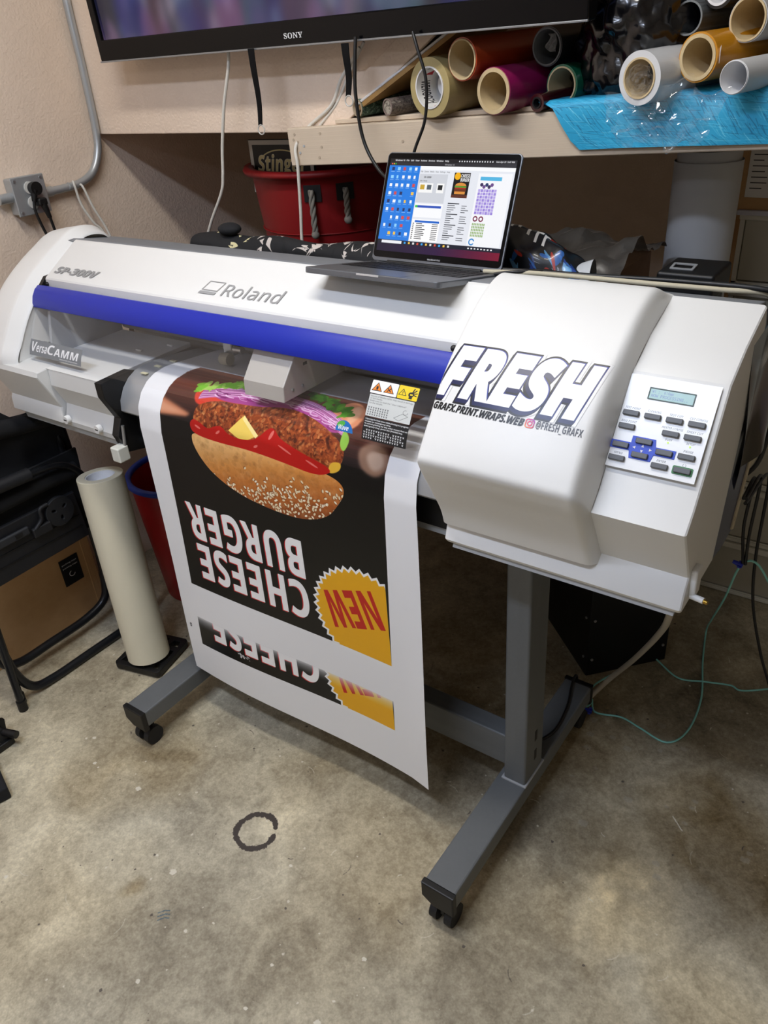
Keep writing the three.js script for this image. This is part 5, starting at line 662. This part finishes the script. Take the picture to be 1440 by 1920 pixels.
  obj('cup_holder', new THREE.ExtrudeGeometry(disc, { depth: 0.008, bevelEnabled: true, bevelSize: 0.002, bevelThickness: 0.002, bevelSegments: 2, curveSegments: 28 }).rotateY(Math.PI / 2).translate(-0.918, 0.516, 0.149), mat(0x1c1e22, 0.5), t);
  obj('cup_holder_arm', [tube([[-0.91, 0.555, 0.18], [-0.91, 0.55, 0.205], [-0.91, 0.52, 0.21], [-0.91, 0.50, 0.235]], 0.006, 24, 8), box(0.014, 0.03, 0.06, -0.912, 0.49, 0.215, 0.005)], pl, t);
  obj('latch_arm', box(0.012, 0.026, 0.10, -0.914, 0.508, 0.30, 0.006), mat(0x2a2c30, 0.5), t); obj('latch_hole', box(0.001, 0.012, 0.022, -0.9075, 0.508, 0.285), M.black, t);
  const b = thing('cardboard_box', 'open brown cardboard box against the left wall behind the folded chair', 'box', [-1.175, 0, 0.24]); obj('carton', box(0.12, 0.36, 0.46, 0, 0.18, 0, 0.002), M.card, b); obj('flap', box(0.006, 0.36, 0.03, 0.062, 0.18, -0.24, 0.001).rotateZ(0.0), M.card, b);
  obj('printed_tape', new THREE.PlaneGeometry(0.07, 0.10).rotateY(Math.PI / 2).translate(0.0612, 0.19, -0.17), mat(0xffffff, 0.3, 0, { map: ctex(128, 192, (g, w, h) => { g.fillStyle = '#141517'; g.fillRect(0, 0, w, h); g.strokeStyle = '#dcdcdc'; g.lineWidth = 5; g.beginPath(); g.arc(64, 120, 18, 0.2, 4.6); g.stroke(); for (let i = 0; i < 2; i++) fitText(g, 'packing tape', 14, 60 - i * 26, 100, 12, SANS, { fill: '#dcdcdc' }); }) }), b);
}
{ // red and blue bin behind the masking roll
  const t = thing('plastic_bin', 'red plastic bin with blue rim standing behind the masking roll', 'bin', [-0.90, 0, -0.28]); obj('bin_wall', new THREE.LatheGeometry([[0, 0.004], [0.13, 0.004], [0.165, 0.45], [0.159, 0.45], [0.125, 0.012], [0, 0.012]].map((p) => new THREE.Vector2(...p)), 44), mat(0xa81a1e, 0.4), t); obj('bin_rim', new THREE.TorusGeometry(0.167, 0.011, 10, 44).rotateX(Math.PI / 2).translate(0, 0.45, 0), mat(0x2244b8, 0.4), t);
  const d = thing('equipment_dolly', 'black plastic bracket with a round peg at the left edge of the floor', 'bracket', [-0.80, 0, 0.60]); obj('bracket', extrudeX([[0, -0.06], [0.06, -0.07], [0.09, -0.03], [0.09, 0.08], [0.0, 0.08]], -0.05, -0.035, 0.002), M.black, d); obj('bracket_base', box(0.05, 0.02, 0.14, -0.02, 0.012, 0.01, 0.004), M.black, d); obj('peg', rod([-0.045, 0.045, -0.035], [0.03, 0.045, -0.06], 0.011), M.black, d); obj('peg_wheel', new THREE.CylinderGeometry(0.03, 0.03, 0.014, 24).rotateZ(Math.PI / 2).translate(-0.015, 0.031, -0.03), M.rubber, d);
  const c = thing('flat_case', 'flat black case edge at the left border below the bracket', 'case', [-0.788, 0, 0.66]); obj('case_body', box(0.30, 0.04, 0.10, 0, 0.02, 0, 0.005).rotateY(-0.3), M.blackSoft, c); obj('case_rib', box(0.24, 0.003, 0.02, 0, 0.0408, 0).rotateY(-0.3), M.black, c);
}
// ---------------------------------------------------------------- floor at the right: cabinet, wires
{
  const c = thing('black_cabinet', 'black metal cabinet with small rivets standing under the printer', 'cabinet', [0.387, 0, -0.7255], 0.833); obj('cabinet_body', box(0.25, 0.42, 0.36, 0, 0.21, 0, 0.004), mat(0x09090a, 0.45, 0.2), c); for (const s of [-1, 1]) for (const y of [0.06, 0.2, 0.34]) { obj('rivet', rod([s * 0.11, y, 0.18], [s * 0.11, y, 0.183], 0.004), M.steel, c); obj('rivet', rod([-0.125, y, s * 0.16], [-0.128, y, s * 0.16], 0.004), M.steel, c); } obj('cabinet_handle', tube([[0.126, 0.16, -0.14], [0.15, 0.15, -0.14], [0.152, 0.1, -0.14], [0.126, 0.08, -0.14]], 0.004, 24, 8), M.black, c);
  const can = thing('paint_can', 'small can with red and white label on the black cabinet', 'can', [0.50, 0.42, -0.66]); obj('can_body', rod([0, 0, 0], [0, 0.06, 0], 0.045, 0.045, 32), mat(0x2a2a2c, 0.4), can); obj('can_label', new THREE.CylinderGeometry(0.0455, 0.0455, 0.03, 32, 1, true).translate(0, 0.035, 0), mat(0xffffff, 0.5, 0, { map: ctex(512, 64, (g, w, h) => { g.fillStyle = '#d8d2c6'; g.fillRect(0, 0, w, h); g.fillStyle = '#a8321e'; for (let i = 0; i < 12; i++) g.fillRect(i * 44, 12, 24, 40); }) }), can);
  const aqua = mat(0x8fd8cf, 0.5), nutM = mat(0x1e2fb8, 0.4);
  cord('aqua_wire', [[0.469, 0.02, -0.375], [0.487, 0.012, -0.429], [0.514, 0.004, -0.391], [0.581, 0.004, -0.409], [0.636, 0.004, -0.398], [0.711, 0.004, -0.385], [0.744, 0.004, -0.453], [0.739, 0.004, -0.587], [0.699, 0.004, -0.739], [0.672, 0.02, -0.86], [0.70, 0.15, -0.75], [0.76, 0.40, -0.52], [0.79, 0.545, -0.455], [0.82, 0.56, -0.46], [0.86, 0.50, -0.47]], 0.0026, aqua, 'aqua wire looping on the concrete and up to the blue wire nut');
  cord('aqua_wire', [[0.475, 0.015, -0.371], [0.494, 0.01, -0.407], [0.481, 0.03, -0.455], [0.519, 0.035, -0.545], [0.535, 0.03, -0.628], [0.565, 0.01, -0.683], [0.658, 0.004, -0.636], [0.726, 0.004, -0.657], [0.792, 0.004, -0.679], [0.834, 0.004, -0.68], [0.98, 0.004, -0.80]], 0.0026, aqua, 'aqua wire running right across the concrete from the hose end');
  cord('drain_hose', [[0.745, 0.82, -0.10], [0.735, 0.70, -0.13], [0.715, 0.55, -0.197], [0.671, 0.4, -0.31], [0.591, 0.2, -0.43], [0.517, 0.06, -0.469], [0.474, 0.014, -0.374]], 0.0075, mat(0xb5ad9c, 0.7), 'dirty white hose hanging from the printer down to the stand foot');
  cord('black_lead', [[0.46, 0.15, -0.062], [0.475, 0.134, -0.10], [0.497, 0.1325, -0.159], [0.49, 0.1325, -0.25], [0.468, 0.134, -0.33], [0.466, 0.134, -0.362], [0.468, 0.03, -0.372]], 0.004, blackCord, 'short black lead lying on the right stand foot');
  const nut = (x, y, z, lab, a) => { const o = tag(obj('wire_nut', [rod([0, 0, 0], [0, 0.022, 0], 0.007, 0.004, 10), box(0.004, 0.008, 0.02, 0, 0.006, 0)], nutM), lab, 'wire nut', 'blue wire nuts'); o.position.set(x, y, z); o.rotation.set(a, 0, 1.3); return o; };
  nut(0.468, 0.012, -0.372, 'blue wire nut joining the hose wires beside the stand foot', 0.3); nut(0.458, 0.020, -0.378, 'blue wire nut lying farthest left by the stand foot', -0.4); nut(0.508, 0.008, -0.385, 'blue wire nut on the first aqua wire right of the foot', 0.9); nut(0.795, 0.55, -0.45, 'blue wire nut hanging in the air at the end of the black cords', 0.2);
  cord('signal_cord', [[0.795, 0.80, -0.30], [0.788, 0.779, -0.43], [0.782, 0.652, -0.45], [0.795, 0.555, -0.45]], 0.0034, blackCord, 'black cord from the printer side to the hanging wire nut, left one');
  cord('signal_cord', [[0.80, 0.80, -0.30], [0.798, 0.782, -0.44], [0.796, 0.636, -0.45], [0.80, 0.555, -0.45]], 0.0034, blackCord, 'black cord from the printer side to the hanging wire nut, right one');
  cord('signal_cord', [[0.80, 0.79, -0.30], [0.80, 0.74, -0.53], [0.804, 0.524, -0.55], [0.819, 0.39, -0.55], [0.857, 0.256, -0.55], [0.895, 0.159, -0.55], [0.95, 0.01, -0.56], [1.1, 0.005, -0.6]], 0.0036, blackCord, 'long black cord falling to the concrete at the right edge');
}
renderer.render(scene, camera);
